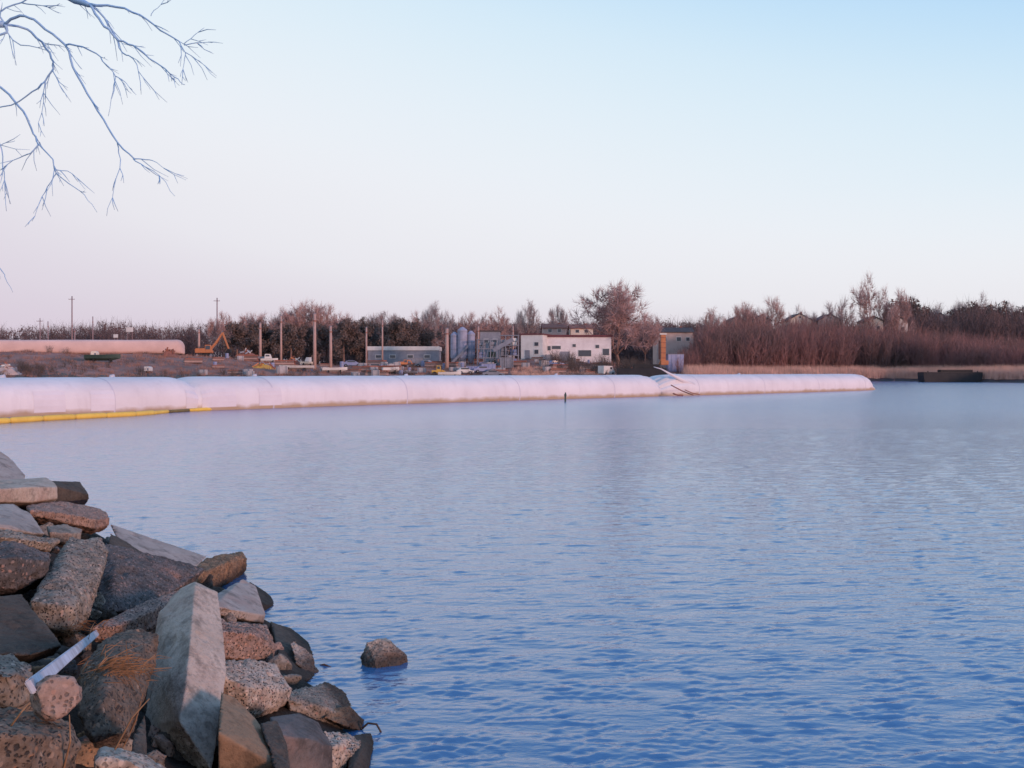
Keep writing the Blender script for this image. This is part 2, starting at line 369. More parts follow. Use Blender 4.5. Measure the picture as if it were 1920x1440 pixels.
def build_far_ground():
    us = np.concatenate([np.linspace(-2.4, -.75, 20), np.linspace(-.7, .7, 190), np.linspace(.75, 2.4, 20)])
    ss = [-14, -8, -4, -2, 0, 1, 2, 3, 4.5, 6]
    while ss[-1] < 90: ss.append(ss[-1] + 2.2)
    while ss[-1] < 6500: ss.append(ss[-1] * 1.18)
    V = []; 
    for s in ss:
        for u in us:
            Y = shore(u) + s; V.append((u * Y, Y, terrain(u * Y, Y)))
    n = len(us); Fc = []
    for j in range(len(ss) - 1):
        for i in range(n - 1): a = j * n + i; Fc.append((a, a + 1, a + n + 1, a + n))
    kind(mesh_obj('far_ground', V, Fc, M['ground'], smooth=True), 'structure')
build_far_ground()
M['mud'] = mat('wet_mud', (.030, .022, .024), (.055, .038, .036), .4, .6, .4, 3)
def build_mud():                          # dark wet margin of the far bank
    us = np.linspace(-1.2, 1.0, 420); V, Fc = [], []; n = len(us)
    for j in range(8):
        for u in us:
            sm = 15.5 + 3.5 * noise.noise(Vector((u * 40, 1, 0))) + 1.5 * noise.noise(Vector((u * 160, 2, 0))) if u < .2 else 3.2 + 1.2 * noise.noise(Vector((u * 90, 3, 0)))
            sv = -5 + (sm + 5) * j / 7; Y = shore(u) + sv; V.append((u * Y, Y, terrain(u * Y, Y) + (.07 if j < 7 else .01)))
    for j in range(7):
        for i in range(n - 1): a = j * n + i; Fc.append((a, a + 1, a + n + 1, a + n))
    kind(mesh_obj('mud_margin', V, Fc, M['mud'], smooth=True), 'structure')
build_mud()

# ------------------------------------------------------------------ near bank under the rubble
K, AX, AY = .6, -.85, 6.9
def slope_s(x, y): return (x - AX) * -.94 + (y - AY) * -.35
def bank_z(x, y):
    sl = slope_s(x, y); z = K * sl - .30 + .20 * max(0., min(1., (1.3 - sl) / .8))
    if z > 2.0: z = 2.0 + (z - 2.0) * .12
    e = y - 10.8 - .35 * max(0, x + 5.5)
    if e > 0: z -= .85 * e
    return max(z, -1.3)
def Dpl(px, py):
    u, v = (px - 960) / F, -(py - HY) / F
    return (H + K * (.94 * -AX - .35 * AY)) / (-K * (.94 * u + .35) - v)
def build_bank():
    V, Fc = [], []
    xs = np.concatenate([np.linspace(-40, -9, 14), np.linspace(-8.6, 3.4, 100)]); ysb = np.concatenate([np.linspace(-14, -.5, 12), np.linspace(0, 17, 130), np.linspace(18, 40, 12)])
    for y in ysb:
        for x in xs:
            z = bank_z(x, y)
            z += .09 * noise.noise(Vector((x * 1.7, y * 1.7, 0))) + .06 * noise.noise(Vector((x * 5, y * 5, 2))) + .03 * noise.noise(Vector((x * 13, y * 13, 5)))
            V.append((x, y, z))
    n = len(xs)
    for j in range(len(ysb) - 1):
        for i in range(n - 1): a = j * n + i; Fc.append((a, a + 1, a + n + 1, a + n))
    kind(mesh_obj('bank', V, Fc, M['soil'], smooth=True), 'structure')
build_bank()

# ------------------------------------------------------------------ rubble
dg = None
def remesh(me, voxel):
    o = bpy.data.objects.new('tmp', me); col.objects.link(o)
    md = o.modifiers.new('r', 'REMESH'); md.mode = 'VOXEL'; md.voxel_size = voxel
    t = bpy.data.objects.new('hull', me.copy()); col.objects.link(t)
    sw = o.modifiers.new('s', 'SHRINKWRAP'); sw.target = t; sw.wrap_method = 'NEAREST_SURFACEPOINT'     # flat faces, crisp edges
    d = bpy.context.evaluated_depsgraph_get()
    new = bpy.data.meshes.new_from_object(o.evaluated_get(d), depsgraph=d)
    tm_ = t.data; bpy.data.objects.remove(o); bpy.data.objects.remove(t); bpy.data.meshes.remove(me); bpy.data.meshes.remove(tm_)
    return new

def rock_points(pts, name, m, label, cat, rough=.6, rdir=None, chip=.018, group=None, voxel=None, seed=0):
    """A broken block: hull of its corners, remeshed and weathered."""
    c = sum((Vector(p) for p in pts), Vector()) / len(pts)
    bm = bmesh.new()
    for p in pts: bm.verts.new(Vector(p) - c)
    bmesh.ops.convex_hull(bm, input=bm.verts)
    bmesh.ops.delete(bm, geom=[v for v in bm.verts if not v.link_faces], context='VERTS')
    bmesh.ops.recalc_face_normals(bm, faces=bm.faces)
    area = sum(f.calc_area() for f in bm.faces)
    me = bpy.data.meshes.new(name); bm.to_mesh(me); bm.free()
    me = remesh(me, voxel or max(.010, math.sqrt(area / 8500)))
    me.name = name
    n = len(me.vertices); nor = np.empty(n * 3, np.float32); me.vertices.foreach_get('normal', nor); nor = nor.reshape(-1, 3)
    ra = np.full(n, rough, np.float32); sv = Vector((seed * 3.7 + c.x, c.y, c.z))
    for i, v in enumerate(me.vertices):
        q = v.co + sv; r = rough; nn = Vector(nor[i])
        if rdir is not None:
            k = max(nn.dot(d) for d in rdir); r = max(r, min(1, max(0, (k - .45) / .25)))
        ra[i] = r
        big = noise.noise(q * 4.5) * .9 + noise.noise(q * 10) * .5
        fine = noise.noise(q * 26) + .7 * noise.noise(q * 55)
        dsp = chip * .62 * big * (.35 + r) + .012 * fine * (.06 + r)
        cr = noise.noise(q * 7 + Vector((9, 9, 9)))
        if cr > .38: dsp -= (cr - .38) * .09 * (.3 + r)
        v.co += nn * dsp
    a = me.attributes.new('rough', 'FLOAT', 'POINT'); a.data.foreach_set('value', ra)
    me.polygons.foreach_set('use_smooth', [True] * len(me.polygons)); me.materials.clear(); me.materials.append(RM[m]); me.update()
    o = bpy.data.objects.new(name, me); col.objects.link(o); o.location = c
    return tag(o, label, cat, group)

def hitD(px, py):                        # distance of the surface already standing at that place
    d = Vector(((px - 960) / F, 1, -(py - HY) / F)); dg_ = bpy.context.evaluated_depsgraph_get()
    ok, loc, _, _, ob, _ = scene.ray_cast(dg_, Vector((0, 0, H)), d.normalized())
    return loc.y if ok else Dpl(px, py), (ob.name if ok else '')
def rock(outline, thick, m, label, name='concrete_slab', cat='slab', ridge=(), front=(), back=.8, drop=.2, auto=0., shrink=.955, f=.38, Dm=None, **kw):
    """outline/ridge: corners as (photo px, py, metres proud of the slope towards the camera).
    front: (px, py, proud, py of the foot): a front edge with an upright broken face below it."""
    ds = [Dpl(p[0], p[1]) for p in list(outline) + list(front)]; dm = Dm or sum(ds) / len(ds)
    def DD(x, y): return dm + f * (Dpl(x, y) - (sum(ds) / len(ds)))      # a block is about as deep as it is wide
    pts = []
    for p in list(outline):
        pts.append(P(p[0], p[1], DD(p[0], p[1]) - (p[2] if len(p) > 2 else 0)))
    for (x, y, o, yb) in front:
        D = DD(x, y) - o; pts.append(P(x, y, D)); pts.append(P(x, yb, D + .03))
    fr = pts[:]; c = sum(fr, Vector()) / len(fr)
    fr = [c + (p - c) * shrink for p in fr]; pts = fr[:]
    for p in ridge: pts.append(P(p[0], p[1], DD(p[0], p[1]) - p[2]))
    if auto:                             # worn front: a proud inner face with sides falling away from it
        rr = random.Random(len(bpy.data.objects)); tx, tz = rr.uniform(-.10, .10), rr.uniform(-.03, .12)
        w_ = max(p.x for p in fr) - min(p.x for p in fr); h_ = max(p.z for p in fr) - min(p.z for p in fr) + .01
        for p in fr:
            q = c + (p - c) * rr.uniform(.68, .9)
            d = Vector((q.x, q.y, q.z - H)).normalized(); pts.append(q - d * (auto + tx * (q.x - c.x) / w_ - tz * (q.z - c.z) / h_ + rr.uniform(0, .03)))
    for p in fr:
        d = Vector((p.x, p.y, p.z - H)).normalized()
        pts.append(c + (p - c) * back + d * thick + Vector((0, 0, -drop * thick)))
    return rock_points(pts, name, m, label, cat, seed=len(bpy.data.objects), **kw)

def build_rubble():
    V = Vector; down_cam = V((.1, -.6, -.75)).normalized(); frontal = V((0, -1, -.15)).normalized()
    fd = [frontal]
    rock([(-60,815,0),(0,845,0),(20,858,0),(50,893,.1),(48,906,.15),(-60,910,.15)], .5, 'lav', 'grey-lilac slab tip jutting up at the very top of the rubble', rough=.1, chip=.01)
    rock([(-70,904,-.1),(20,899,-.1),(88,894,-.1),(106,906,-.05)], .5, 'pale', 'pale flat slab below the topmost tip, its edge facing the water', front=[(-70,921,.3,943),(60,913,.28,943),(111,914,.2,936)], rough=.2, rdir=fd, chip=.008)
    rock([(94,901,-.15),(150,902,-.2)], .4, 'dark', 'small dark block with brownish top edge at the upper silhouette', name='stone_block', cat='stone', front=[(92,909,.1,944),(152,913,.05,942),(168,928,.0,937)], rough=.3, chip=.01)
    rock([(44,947,0),(110,938,-.05),(165,947,-.1),(202,960,-.1)], .4, 'pink', 'rounded pinkish slab overhanging a dark gap near the top', front=[(52,957,.3,966),(110,960,.32,975),(180,974,.25,994),(208,972,.1,985)], rough=.7, chip=.016)
    rock([(-70,946,.1),(25,943,.1),(60,962,.15),(87,1002,.3)], .4, 'lav', 'smooth pale slab with pointed end at the left edge', front=[(-70,978,.45,992),(20,985,.45,994),(62,1000,.42,1004)], rough=.1, chip=.007)
    rock([(202,980,.05),(262,1005,.0),(330,1028,.0),(392,1044,.0),(372,1064,.12),(290,1066,.25),(240,1044,.3),(222,1022,.2)], .5, 'lav', 'long smooth slab sloping down along the water behind the speckled block', ridge=[(262,1030,.27)], rough=.08, chip=.008)
    rock([(86,986,.2),(125,982,.18),(156,992,.2)], .3, 'grey', 'small grey stone wedged under the rounded pinkish slab', name='stone', cat='stone', front=[(92,998,.42,1012),(135,1000,.40,1022),(152,1000,.32,1012)], rough=.4)
    rock([(130,1004,.15),(192,1003,.1),(206,1030,.15),(190,1085,.28),(168,1150,.40),(55,1138,.5),(98,1062,.36)], .5, 'grey', 'big speckled concrete block with pinkish broken end, upper left', name='concrete_block', cat='block', front=[(54,1128,.72,1164),(95,1134,.80,1182),(140,1138,.74,1190),(168,1120,.5,1152)], ridge=[(120,1060,.56)], rough=1.0, chip=.013)
    rock([(192,1014,.15),(262,1042,.1),(352,1054,.05),(390,1066,.05),(330,1110,.22),(250,1148,.36),(182,1158,.42),(176,1120,.3)], .5, 'blue', 'dark bluish speckled slab between the big block and the orange-brown slab', ridge=[(215,1060,.36),(210,1130,.5)], rough=.95, chip=.014)
    rock([(215,1156,.36),(270,1128,.28),(345,1102,.2)], .4, 'pink', 'reddish brown crumbling slab edge just above the white plank', front=[(168,1180,.62,1200),(225,1172,.62,1206),(300,1138,.46,1176),(352,1112,.34,1136)], rough=1.0, chip=.02)
    rock([(385,1046,-.1),(420,1038,-.15),(455,1032,-.18)], .4, 'tan', 'orange-brown broken slab pointing right over the water', front=[(300,1116,.46,1136),(352,1086,.36,1122),(410,1060,.22,1102),(452,1040,.12,1082),(465,1046,.05,1066)], rough=.95, chip=.016)
    # the tall slab in front
    rock([(298,1142,.34),(340,1102,.40),(366,1090,.52),(408,1110,.5),(419,1190,.62),(424,1262,.78),(408,1375,1.02),(397,1444,1.14),(330,1448,.78),(272,1412,.54),(268,1360,.52),(283,1240,.44)], .55, 'pale',
         'tall upright concrete slab with bright right face in the middle of the rubble', ridge=[(366,1098,.62),(357,1200,.88),(349,1290,1.04),(336,1352,1.14)], rough=.15, rdir=[down_cam], chip=.005, voxel=.0085, shrink=1.0, f=.16)
    rock([(380,1126,.2),(455,1083,.08),(481,1098,.1),(500,1152,.2)], .4, 'lav', 'smooth lilac-grey slab corner right of the tall slab top', front=[(398,1136,.5,1150),(460,1148,.42,1164),(496,1154,.3,1170)], rough=.08, rdir=fd, chip=.006)
    rock([(468,1090,-.1),(500,1112,-.1),(524,1130,-.1)], .35, 'dark', 'dark wedge stone sticking out to the water behind the lilac-grey corner', name='stone', cat='stone', front=[(470,1128,.12,1158),(500,1134,.08,1160),(526,1134,-.02,1148)], rough=.3, shrink=1.0, back=1.05, f=.6)
    rock([(402,1160,.36),(455,1166,.32),(503,1170,.24),(520,1222,.28)], .45, 'pink', 'pink crumbling block with dark recess right of the tall slab', name='concrete_block', cat='block', front=[(405,1182,.62,1232),(460,1186,.62,1240),(506,1200,.46,1240)], rough=1.0, chip=.022)
    rock([(404,1236,.5),(462,1234,.46),(518,1242,.34),(546,1292,.36)], .45, 'pale', 'grey pebbly block with pink underside below the pink crumbling block', name='concrete_block', cat='block', front=[(412,1268,.74,1300),(462,1290,.76,1344),(520,1290,.55,1328),(544,1296,.42,1310)], rough=1.0, chip=.014)
    rock([(507,1165,-.05),(545,1178,-.05),(582,1206,-.05),(602,1243,-.03),(606,1270,.02),(562,1276,.15),(527,1250,.15)], .4, 'dark', 'dark rounded stone at the water edge whose lit top is a pale added piece', name='stone', cat='stone', ridge=[(545,1205,.16),(575,1240,.15)], rough=.3, shrink=1.0, back=1.05, f=.6)
    rock([(542,1204,.26),(553,1196,.24),(585,1228,.2),(600,1262,.2),(578,1270,.28),(556,1244,.34)], .16, 'pale', 'pale pink added piece painting the lit top of the dark rounded stone', name='lit_patch', cat='stone', Dm=hitD(572,1240)[0] + .2, f=.2, rough=.8, chip=.012)  # the stone's lit top, painted as a separate pale piece
    rock([(542,1296,.2),(610,1280,.0),(655,1304,-.03),(684,1342,-.03)], .4, 'grey', 'mottled stone with bright tan end reaching furthest into the water', name='stone', cat='stone', front=[(540,1312,.44,1330),(600,1324,.42,1346),(655,1346,.26,1376),(688,1356,.1,1374)], rough=.9, chip=.018, shrink=1.0, back=1.05, f=.6)
    rock([(615,1328,.34),(655,1322,.26),(684,1350,.2),(678,1372,.26),(640,1360,.4),(607,1346,.45)], .14, 'tan', 'tan added piece painting the lit end of the mottled shoreline stone', name='lit_patch', cat='stone', Dm=hitD(650,1350)[0] + .26, f=.2, rough=.6, chip=.012)  # light on the stone's end painted as a tan piece
    rock([(502,1342,.4),(560,1334,.34),(598,1352,.32)], .45, 'blue', 'dark bluish-grey smooth slab at the bottom beside the shoreline stones', front=[(518,1378,.66,1462),(580,1385,.60,1462),(626,1400,.42,1462)], rough=.15, chip=.01)
    rock([(606,1370,.2),(650,1376,.14),(676,1392,.1)], .35, 'pale', 'pale splintered stone at the bottom edge near the rebar loop', name='stone', cat='stone', front=[(612,1400,.42,1462),(650,1398,.36,1440),(672,1402,.2,1424)], rough=1.0, chip=.03, shrink=1.0, back=1.05, f=.6)
    rock([(660,1380,.0),(695,1374,-.05),(700,1392,-.05),(690,1440,.0),(680,1465,.05),(650,1465,.12)], .35, 'dark', 'wet dark stone at the waterline, lowest on the right of the rubble', name='stone', cat='stone', ridge=[(675,1410,.14)], rough=.3, shrink=1.0, back=1.05, f=.6)
    rock([(412,1292,.40),(440,1305,.36),(480,1345,.34),(560,1462,.55)], .5, 'tan', 'smooth slab at the bottom centre, brown above and dark below', front=[(406,1372,.66,1475),(470,1384,.62,1475),(540,1450,.60,1475)], rough=.1, chip=.006)
    rock([(178,1420,1.02),(192,1402,.96),(225,1402,.92),(275,1416,.9),(345,1468,1.0)], .45, 'pale', 'pale stone cut off by the bottom edge left of the tall slab', name='stone', cat='stone', front=[(180,1420,1.24,1480),(240,1424,1.24,1480),(320,1462,1.16,1490)], rough=.6)
    rock([(-80,1338,.9),(20,1324,.82),(70,1338,.84),(130,1352,.84)], .5, 'umber', 'large rough dark block filling the bottom left corner', name='concrete_block', cat='block', front=[(-80,1372,1.28,1480),(60,1378,1.26,1480),(142,1384,1.08,1470)], rough=1.0, chip=.024)  # shadow over this corner put into the darker stone colour
    rock([(152,1245,.66),(195,1192,.5),(262,1174,.42),(298,1188,.46),(292,1240,.58),(268,1310,.74),(240,1380,.9),(168,1392,.98),(142,1340,.88)], .5, 'umber', 'rounded brown block under the dry straw beside the tall slab', name='concrete_block', cat='block', ridge=[(205,1232,.92),(265,1222,.76),(195,1310,1.08)], rough=.9, chip=.02)
    rock([(-70,1230,.7),(20,1224,.62),(60,1246,.64)], .4, 'grey', 'mottled grey stone at the left edge below the dark hollow', name='stone', cat='stone', front=[(-70,1262,1.0,1330),(25,1262,1.0,1330),(68,1272,.84,1310)], rough=.9, chip=.022)
    rock([(-70,1012,.26),(30,1016,.26),(98,1036,.28)], .4, 'blue', 'bluish grey stone on the left side above the dark hollow', name='stone', cat='stone', front=[(-70,1046,.56,1104),(30,1046,.58,1108),(96,1052,.44,1080)], rough=.85, chip=.022)
    rock([(-70,990,.36),(15,994,.34),(72,1008,.32),(112,1014,.28)], .35, 'grey', 'speckled grey slab edge below the pointed pale slab at left', front=[(-70,1000,.5,1016),(30,1008,.5,1022),(98,1020,.42,1036)], rough=.95)
    rock([(-60,1118,.1),(40,1112,.1),(62,1142,.15),(95,1188,.25),(120,1212,.35),(60,1232,.4),(-60,1228,.42)], .35, 'dark', 'dark added stone painting the shade in the hollow left of the white plank', name='stone', cat='stone', rough=.3)  # added dark stone; its colour paints the hollow's shade
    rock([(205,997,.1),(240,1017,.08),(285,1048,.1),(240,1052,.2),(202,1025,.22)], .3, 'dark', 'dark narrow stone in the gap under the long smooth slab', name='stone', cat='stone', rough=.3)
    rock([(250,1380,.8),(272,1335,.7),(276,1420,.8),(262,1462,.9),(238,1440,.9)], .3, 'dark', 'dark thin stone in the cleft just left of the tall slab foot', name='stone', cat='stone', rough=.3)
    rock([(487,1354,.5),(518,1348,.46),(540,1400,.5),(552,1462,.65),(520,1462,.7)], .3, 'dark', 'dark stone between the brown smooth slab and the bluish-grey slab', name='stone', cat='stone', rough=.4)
    # round broken core
    D0 = min(hitD(45, 1292)[0], hitD(175, 1300)[0], hitD(100, 1365)[0]) + .02; c = P(108, 1306, D0); pts = []; rr0 = 39 * D0 / F
    ax = (V((.6, -.1, H + .2)) - c).normalized(); u = ax.orthogonal().normalized(); w = ax.cross(u)
    for k in range(14):
        a = k * 2 * math.pi / 14
        for t, rr in ((-.012, .9), (.01, 1.0), (.11, 1.02)): pts.append(c - ax * t + (u * math.cos(a) + w * math.sin(a)) * rr0 * rr * (1 + .05 * math.sin(3 * a)))
    core_D = D0
    rock_points(pts, 'concrete_core', 'pink', 'round drum-shaped piece of concrete touching the white plank', 'concrete core', rough=.55, chip=.008, voxel=.008)
    # rock standing in the water
    D0 = 5117 / (1248 - 697); s = D0 / F
    cx = (718 - 960) * s
    pts = [V((cx + a, D0 + b, c_)) for a, b, c_ in
           ((-.19,.05,-.2),(-.205,.08,.06),(-.17,.0,-.05),(-.15,.06,.19),(-.06,.10,.215),(.02,.09,.195),(.1,.1,.14),(-.1,.0,.12),(.0,-.02,.1),(.20,.1,.055),(.21,.08,-.1),(.1,-.03,-.05),(-.02,-.08,-.15),(-.06,-.07,.05),(.06,-.02,.07),(-.1,.4,-.1),(.1,.4,-.1),(0,.33,.15))]
    rock_points(pts, 'rock', 'pale', 'lone rounded rock standing out in the water off the rubble', 'rock', rough=.8, chip=.016, voxel=.009)
    # small broken stones in the gaps: eight shapes, copied
    base = []
    for k in range(8):
        r = random.Random(k); pts = [V((r.uniform(-1, 1), r.uniform(-1, 1), r.uniform(-.7, .7))).normalized() * r.uniform(.07, .13) for _ in range(14)]
        o = rock_points(pts, 'rubble_stone', ['dark', 'grey', 'tan', 'dark', 'pink', 'grey', 'blue', 'dark'][k], 'small broken stone lying loose in a gap of the rubble bank', 'stone', rough=.7, chip=.01, voxel=.014, group='small stones in the gaps of the rubble', seed=k)
        base.append(o)
    spots = []; r = random.Random(5); tries = 0; bpy.context.view_layer.update()
    while len(spots) < 46 and tries < 1500:
        px, py = r.uniform(0, 690), r.uniform(960, 1440)
        D = Dpl(px, py)
        if D > 13 or D < 2.5: continue
        p = P(px, py, D)
        if p.z < -.02 or p.z > 2.3: continue
        tries += 1; hd = hitD(px, py)
        if hd[1] != 'bank' and tries < 1500: continue
        spots.append((px, py, hd[0]))
    for i, (px, py, hd) in enumerate(spots):
        o = base[i] if i < 8 else base[i % 8].copy()
        if i >= 8: col.objects.link(o)
        p = P(px, py, hd); o.location = (p.x, p.y, p.z)
        o.rotation_euler = (r.uniform(-3, 3), r.uniform(-3, 3), r.uniform(-3, 3)); sc = r.uniform(.55, 1.25); o.scale = (sc, sc, sc * .85)
build_rubble()

# white plank
def Pp(px, py, off): return P(px, py, Dpl(px, py) - off)
bpy.context.view_layer.update()
da, db = hitD(57, 1288)[0], hitD(181, 1187)[0]; gap = 9
for k in range(1, 20):
    t = k / 20; x_, y_ = 57 + 124 * t, 1288 - 101 * t; dl = 1 / ((1 - t) / da + t / db); gap = min(gap, hitD(x_, y_)[0] - dl)
da = hitD(66, 1288)[0]; da = min(da, hitD(50, 1296)[0], hitD(50, 1280)[0]) - .03; db += min(gap, 0) - .03
a, b_ = P(57, 1288, da), P(181, 1187, db)
m = MB(); m.beam(a, b_, .018, .046, .018, .040)
tag(m.build('plank', M['plank'], bevel=.004), 'bluish white weathered plank lying slanted across the rubble', 'plank')

# dry straw lying on the rubble
def straw(name, cx, cy, spread, n, off, label, ln=(.06, .2)):
    V, T = [], []
    for i in range(n):
        qx, qy = cx + rng.normal(0, spread[0]), cy + rng.normal(0, spread[1]); p = P(qx, qy, hitD(qx, qy)[0] - .012)
        d = Vector((rng.normal(.8, .6), rng.normal(0, .35), rng.normal(-.05, .35))).normalized(); L_ = rng.uniform(*ln)
        e = p + d * L_ + Vector((0, 0, -.2 * L_ * rng.random())); w = d.cross(Vector((0, 1, .3))).normalized() * .0019
        b0 = len(V); md = (p + e) / 2 + Vector((0, -.01, .03 * rng.random())); V += [p - w, p + w, md + w, md - w, e]
        T += [(b0, b0 + 1, b0 + 2), (b0, b0 + 2, b0 + 3), (b0 + 3, b0 + 2, b0 + 4)]
    o = np_tris(name, V, T, M['straw'])
    o['kind'] = 'stuff'; tag(o, label, 'straw')
straw('dry_straw', 205, 1252, (30, 12), 170, 1.02, 'orange-brown dry straw caught on the rounded brown block')
straw('dry_straw', 150, 1180, (22, 7), 60, .70, 'few brown straws under the foot of the big speckled block')
m = MB()
for (p1, p2, p3) in (((216,1405),(248,1345),(280,1310)), ((232,1400),(255,1350),(268,1300)), ((20,1362),(40,1335),(55,1318)), ((255,1256),(290,1254),(322,1252)), ((120,1440),(132,1390),(130,1340))):
    d0 = min(hitD(*q)[0] for q in (p1, p2, p3)) - .03
    m.tube([P(*p1, d0 + .02), P(*p2, d0 - .01), P(*p3, d0)], [.0035, .003, .0015], 5)
tag(m.build('dry_stalks', M['straw']), 'thin dry stalks sprouting between the lowest slabs', 'stalks'); bpy.context.scene.objects['dry_stalks']['kind'] = 'stuff'

# bent reinforcing bars
M['rebar'] = mat('rebar_steel', (.09, .05, .035), (.05, .035, .03), 9, .85)
def rebar(pts, label, r=.011):
    d0 = hitD(pts[0][0], pts[0][1])[0]; m = MB(); m.tube([P(p[0], p[1], d0 + .05 - .02 * k_) for k_, p in enumerate(pts)], r, 7)
    tag(m.build('rebar', M['rebar'], smooth=True), label, 'rebar')
rebar([(592,1250,.15),(608,1246,.1),(622,1252,.08),(618,1266,.08),(604,1270,.1)], 'short bent rusty bar hooked out beside the dark rounded stone', .009)
rebar([(672,1372,.15),(690,1356,.08),(706,1358,.05),(714,1372,.05),(706,1386,.05),(694,1384,.05)], 'rusty bar loop curling over the water at the lowest stones', .008)

# ------------------------------------------------------------------ geotextile tubes
LINE = [(-46, 38), (-29.2, 59.5), (-20.6, 70), (-11, 83), (5.1, 100.5), (15.8, 111.5), (24, 119.5), (35, 131), (52.5, 150)]
def line_at(x):
    return float(np.interp(x, [p[0] for p in LINE], [p[1] for p in LINE]))
def tube_body(x0, x1, top, taper0, taper1, seed, name, label, folds0=0., folds1=0., hw=2.5, lift0=0., pinch=.12):
    n = int((x1 - x0) * 5); NS = 40; V, Fc = [], []
    xs = np.linspace(x0, x1, n); pts = [Vector((x, line_at(x), 0)) for x in xs]
    sm = pts[:]
    for _ in range(6): sm = [sm[0]] + [(sm[i - 1] + sm[i] * 2 + sm[i + 1]) / 4 for i in range(1, n - 1)] + [sm[-1]]
    acc = 0; fr = []
    for i, p in enumerate(sm):
        if i: acc += (p - sm[i - 1]).length
        t = (sm[min(i + 1, n - 1)] - sm[max(i - 1, 0)]).normalized(); fr.append((p, t, Vector((-t.y, t.x, 0)), acc))
    tot = acc; root = empty(name, sm[0])
    for i, (p, t, nn, s) in enumerate(fr):
        e0 = min(1, s / taper0) if taper0 else 1; e1 = min(1, (tot - s) / taper1) if taper1 else 1
        sc = 1.0
        if taper0: sc *= pinch + (1 - pinch) * math.sqrt(max(0, 1 - (1 - e0) ** 2.2))
        if taper1: sc *= pinch + (1 - pinch) * math.sqrt(max(0, 1 - (1 - e1) ** 2.2))
        seam = math.exp(-((s % 13.8 - 6.9) / .2) ** 2)
        fold = folds0 * (1 - e0) + folds1 * (1 - e1)
        c = p + nn * (hw * .98)
        for k in range(NS):
            a = 2 * math.pi * k / NS; ca, sa = math.cos(a), math.sin(a)
            rx = hw * sc * (1 - .012 * seam); bot = -1.1; hz = (top - bot) / 2 * sc * (1 - .008 * seam); cz = bot + hz + lift0 * (1 - e0)
            q = 1 + fold * .11 * math.sin(a * 13 + 1.5 * math.sin(a * 3)) + .012 * noise.noise(Vector((s * .22, a * 2, seed))) + .010 * noise.noise(Vector((s * .9, a * 3, seed + 4)))
            ex = math.copysign(abs(ca) ** .82, ca); ez = math.copysign(abs(sa) ** .82, sa)
            v = c + nn * (ex * rx * q) + Vector((0, 0, cz + ez * hz * q)); V.append(v - sm[0])
    for i in range(n - 1):
        for k in range(NS): Fc.append((i * NS + k, (i + 1) * NS + k, (i + 1) * NS + (k + 1) % NS, i * NS + (k + 1) % NS))
    Fc.append(list(range(NS))); Fc.append(list(range((n - 1) * NS, n * NS))[::-1])
    mesh_obj('fabric_body', V, Fc, M['fabric'], root, smooth=True)
    # sewn circumferential seams and the lighter panels
    s = 6.9
    while s < tot - max(taper1 * .7, .5):
        if s > taper0 * .7:
            i = min(range(n), key=lambda j: abs(fr[j][3] - s)); m = MB()
            arc = [Vector(V[i * NS + k]) for k in range(3, 30)]
            ctr = sum(arc, Vector()) / len(arc); t = fr[i][1]
            ring = [p_ + (p_ - ctr).normalized() * .012 for p_ in arc]
            for j in range(len(ring) - 1):
                m.poly([ring[j] - t * .06, ring[j] + t * .06, ring[j + 1] + t * .06, ring[j + 1] - t * .06])
            m.build('seam', M['seam'], root)
        s += 13.8
    tag(root, label, 'geotextile tube')
    return root, fr, V, NS, sm
TR1 = tube_body(-46, -20.2, 2.25, 0, 2.6, 1, 'geotextile_tube', 'long white fabric tube floating at left, nearest, behind the yellow boom', folds1=.35, pinch=.55)
TR2 = tube_body(-21.2, 16.6, 2.27, 2.0, 3.0, 2, 'geotextile_tube', 'longest white fabric tube, middle of the row across the water', folds0=.2, folds1=.6, pinch=.5)
TR3 = tube_body(15.9, 53.0, 2.3, 6.5, 5.0, 3, 'geotextile_tube', 'white fabric tube at the far right end of the row, with gathered near end', folds0=1.3, folds1=.3, lift0=.35, pinch=.2)

def panel(tr, s0, s1, k0, k1):            # lighter rectangles low on the tube's side
    root, fr, V, NS, sm = tr; m = MB(); ii = [i for i, f in enumerate(fr) if s0 <= f[3] <= s1]
    for i in ii[:-1]:
        for k in range(k0, k1):
            q = []
            for a_, b2 in ((i, k), (i + 1, k), (i + 1, k + 1), (i, k + 1)):
                p = Vector(V[a_ * NS + b2 % NS]); c = fr[a_][0] - sm[0] + fr[a_][2] * 2.45 + Vector((0, 0, .6)); q.append(p + (p - c).normalized() * .018)
            m.poly(q)
    m.build('pale_panel', M['panel'], root, smooth=True)
S1 = TR1[1][-1][3]
def s_of_px(tr, px):
    return min(tr[1], key=lambda f: abs(960 + F * f[0].x / f[0].y - px))[3]
for a0, a1 in ((66, 118), (166, 214), (352, 372)): panel(TR1, s_of_px(TR1, a0), s_of_px(TR1, a1), 17, 21)
for a0, a1 in ((384, 440), (484, 525)): panel(TR2, s_of_px(TR2, a0), s_of_px(TR2, a1), 17, 21)
# filling ports on top
for tr, pxs in ((TR1, (40, 250)), (TR2, (520, 800, 1080)), (TR3, (1420,))):
    for px in pxs:
        f = min(tr[1], key=lambda f: abs(960 + F * f[0].x / f[0].y - px)); c = f[0] - tr[4][0] + f[2] * 2.45
        m = MB(); m.tube([c + Vector((0, 0, 2.15)), c + Vector((0, 0, 2.31)), c + Vector((.1, 0, 2.33))], [.28, .2, .12], 10); m.build('fill_port', M['seam'], tr[0], smooth=True)
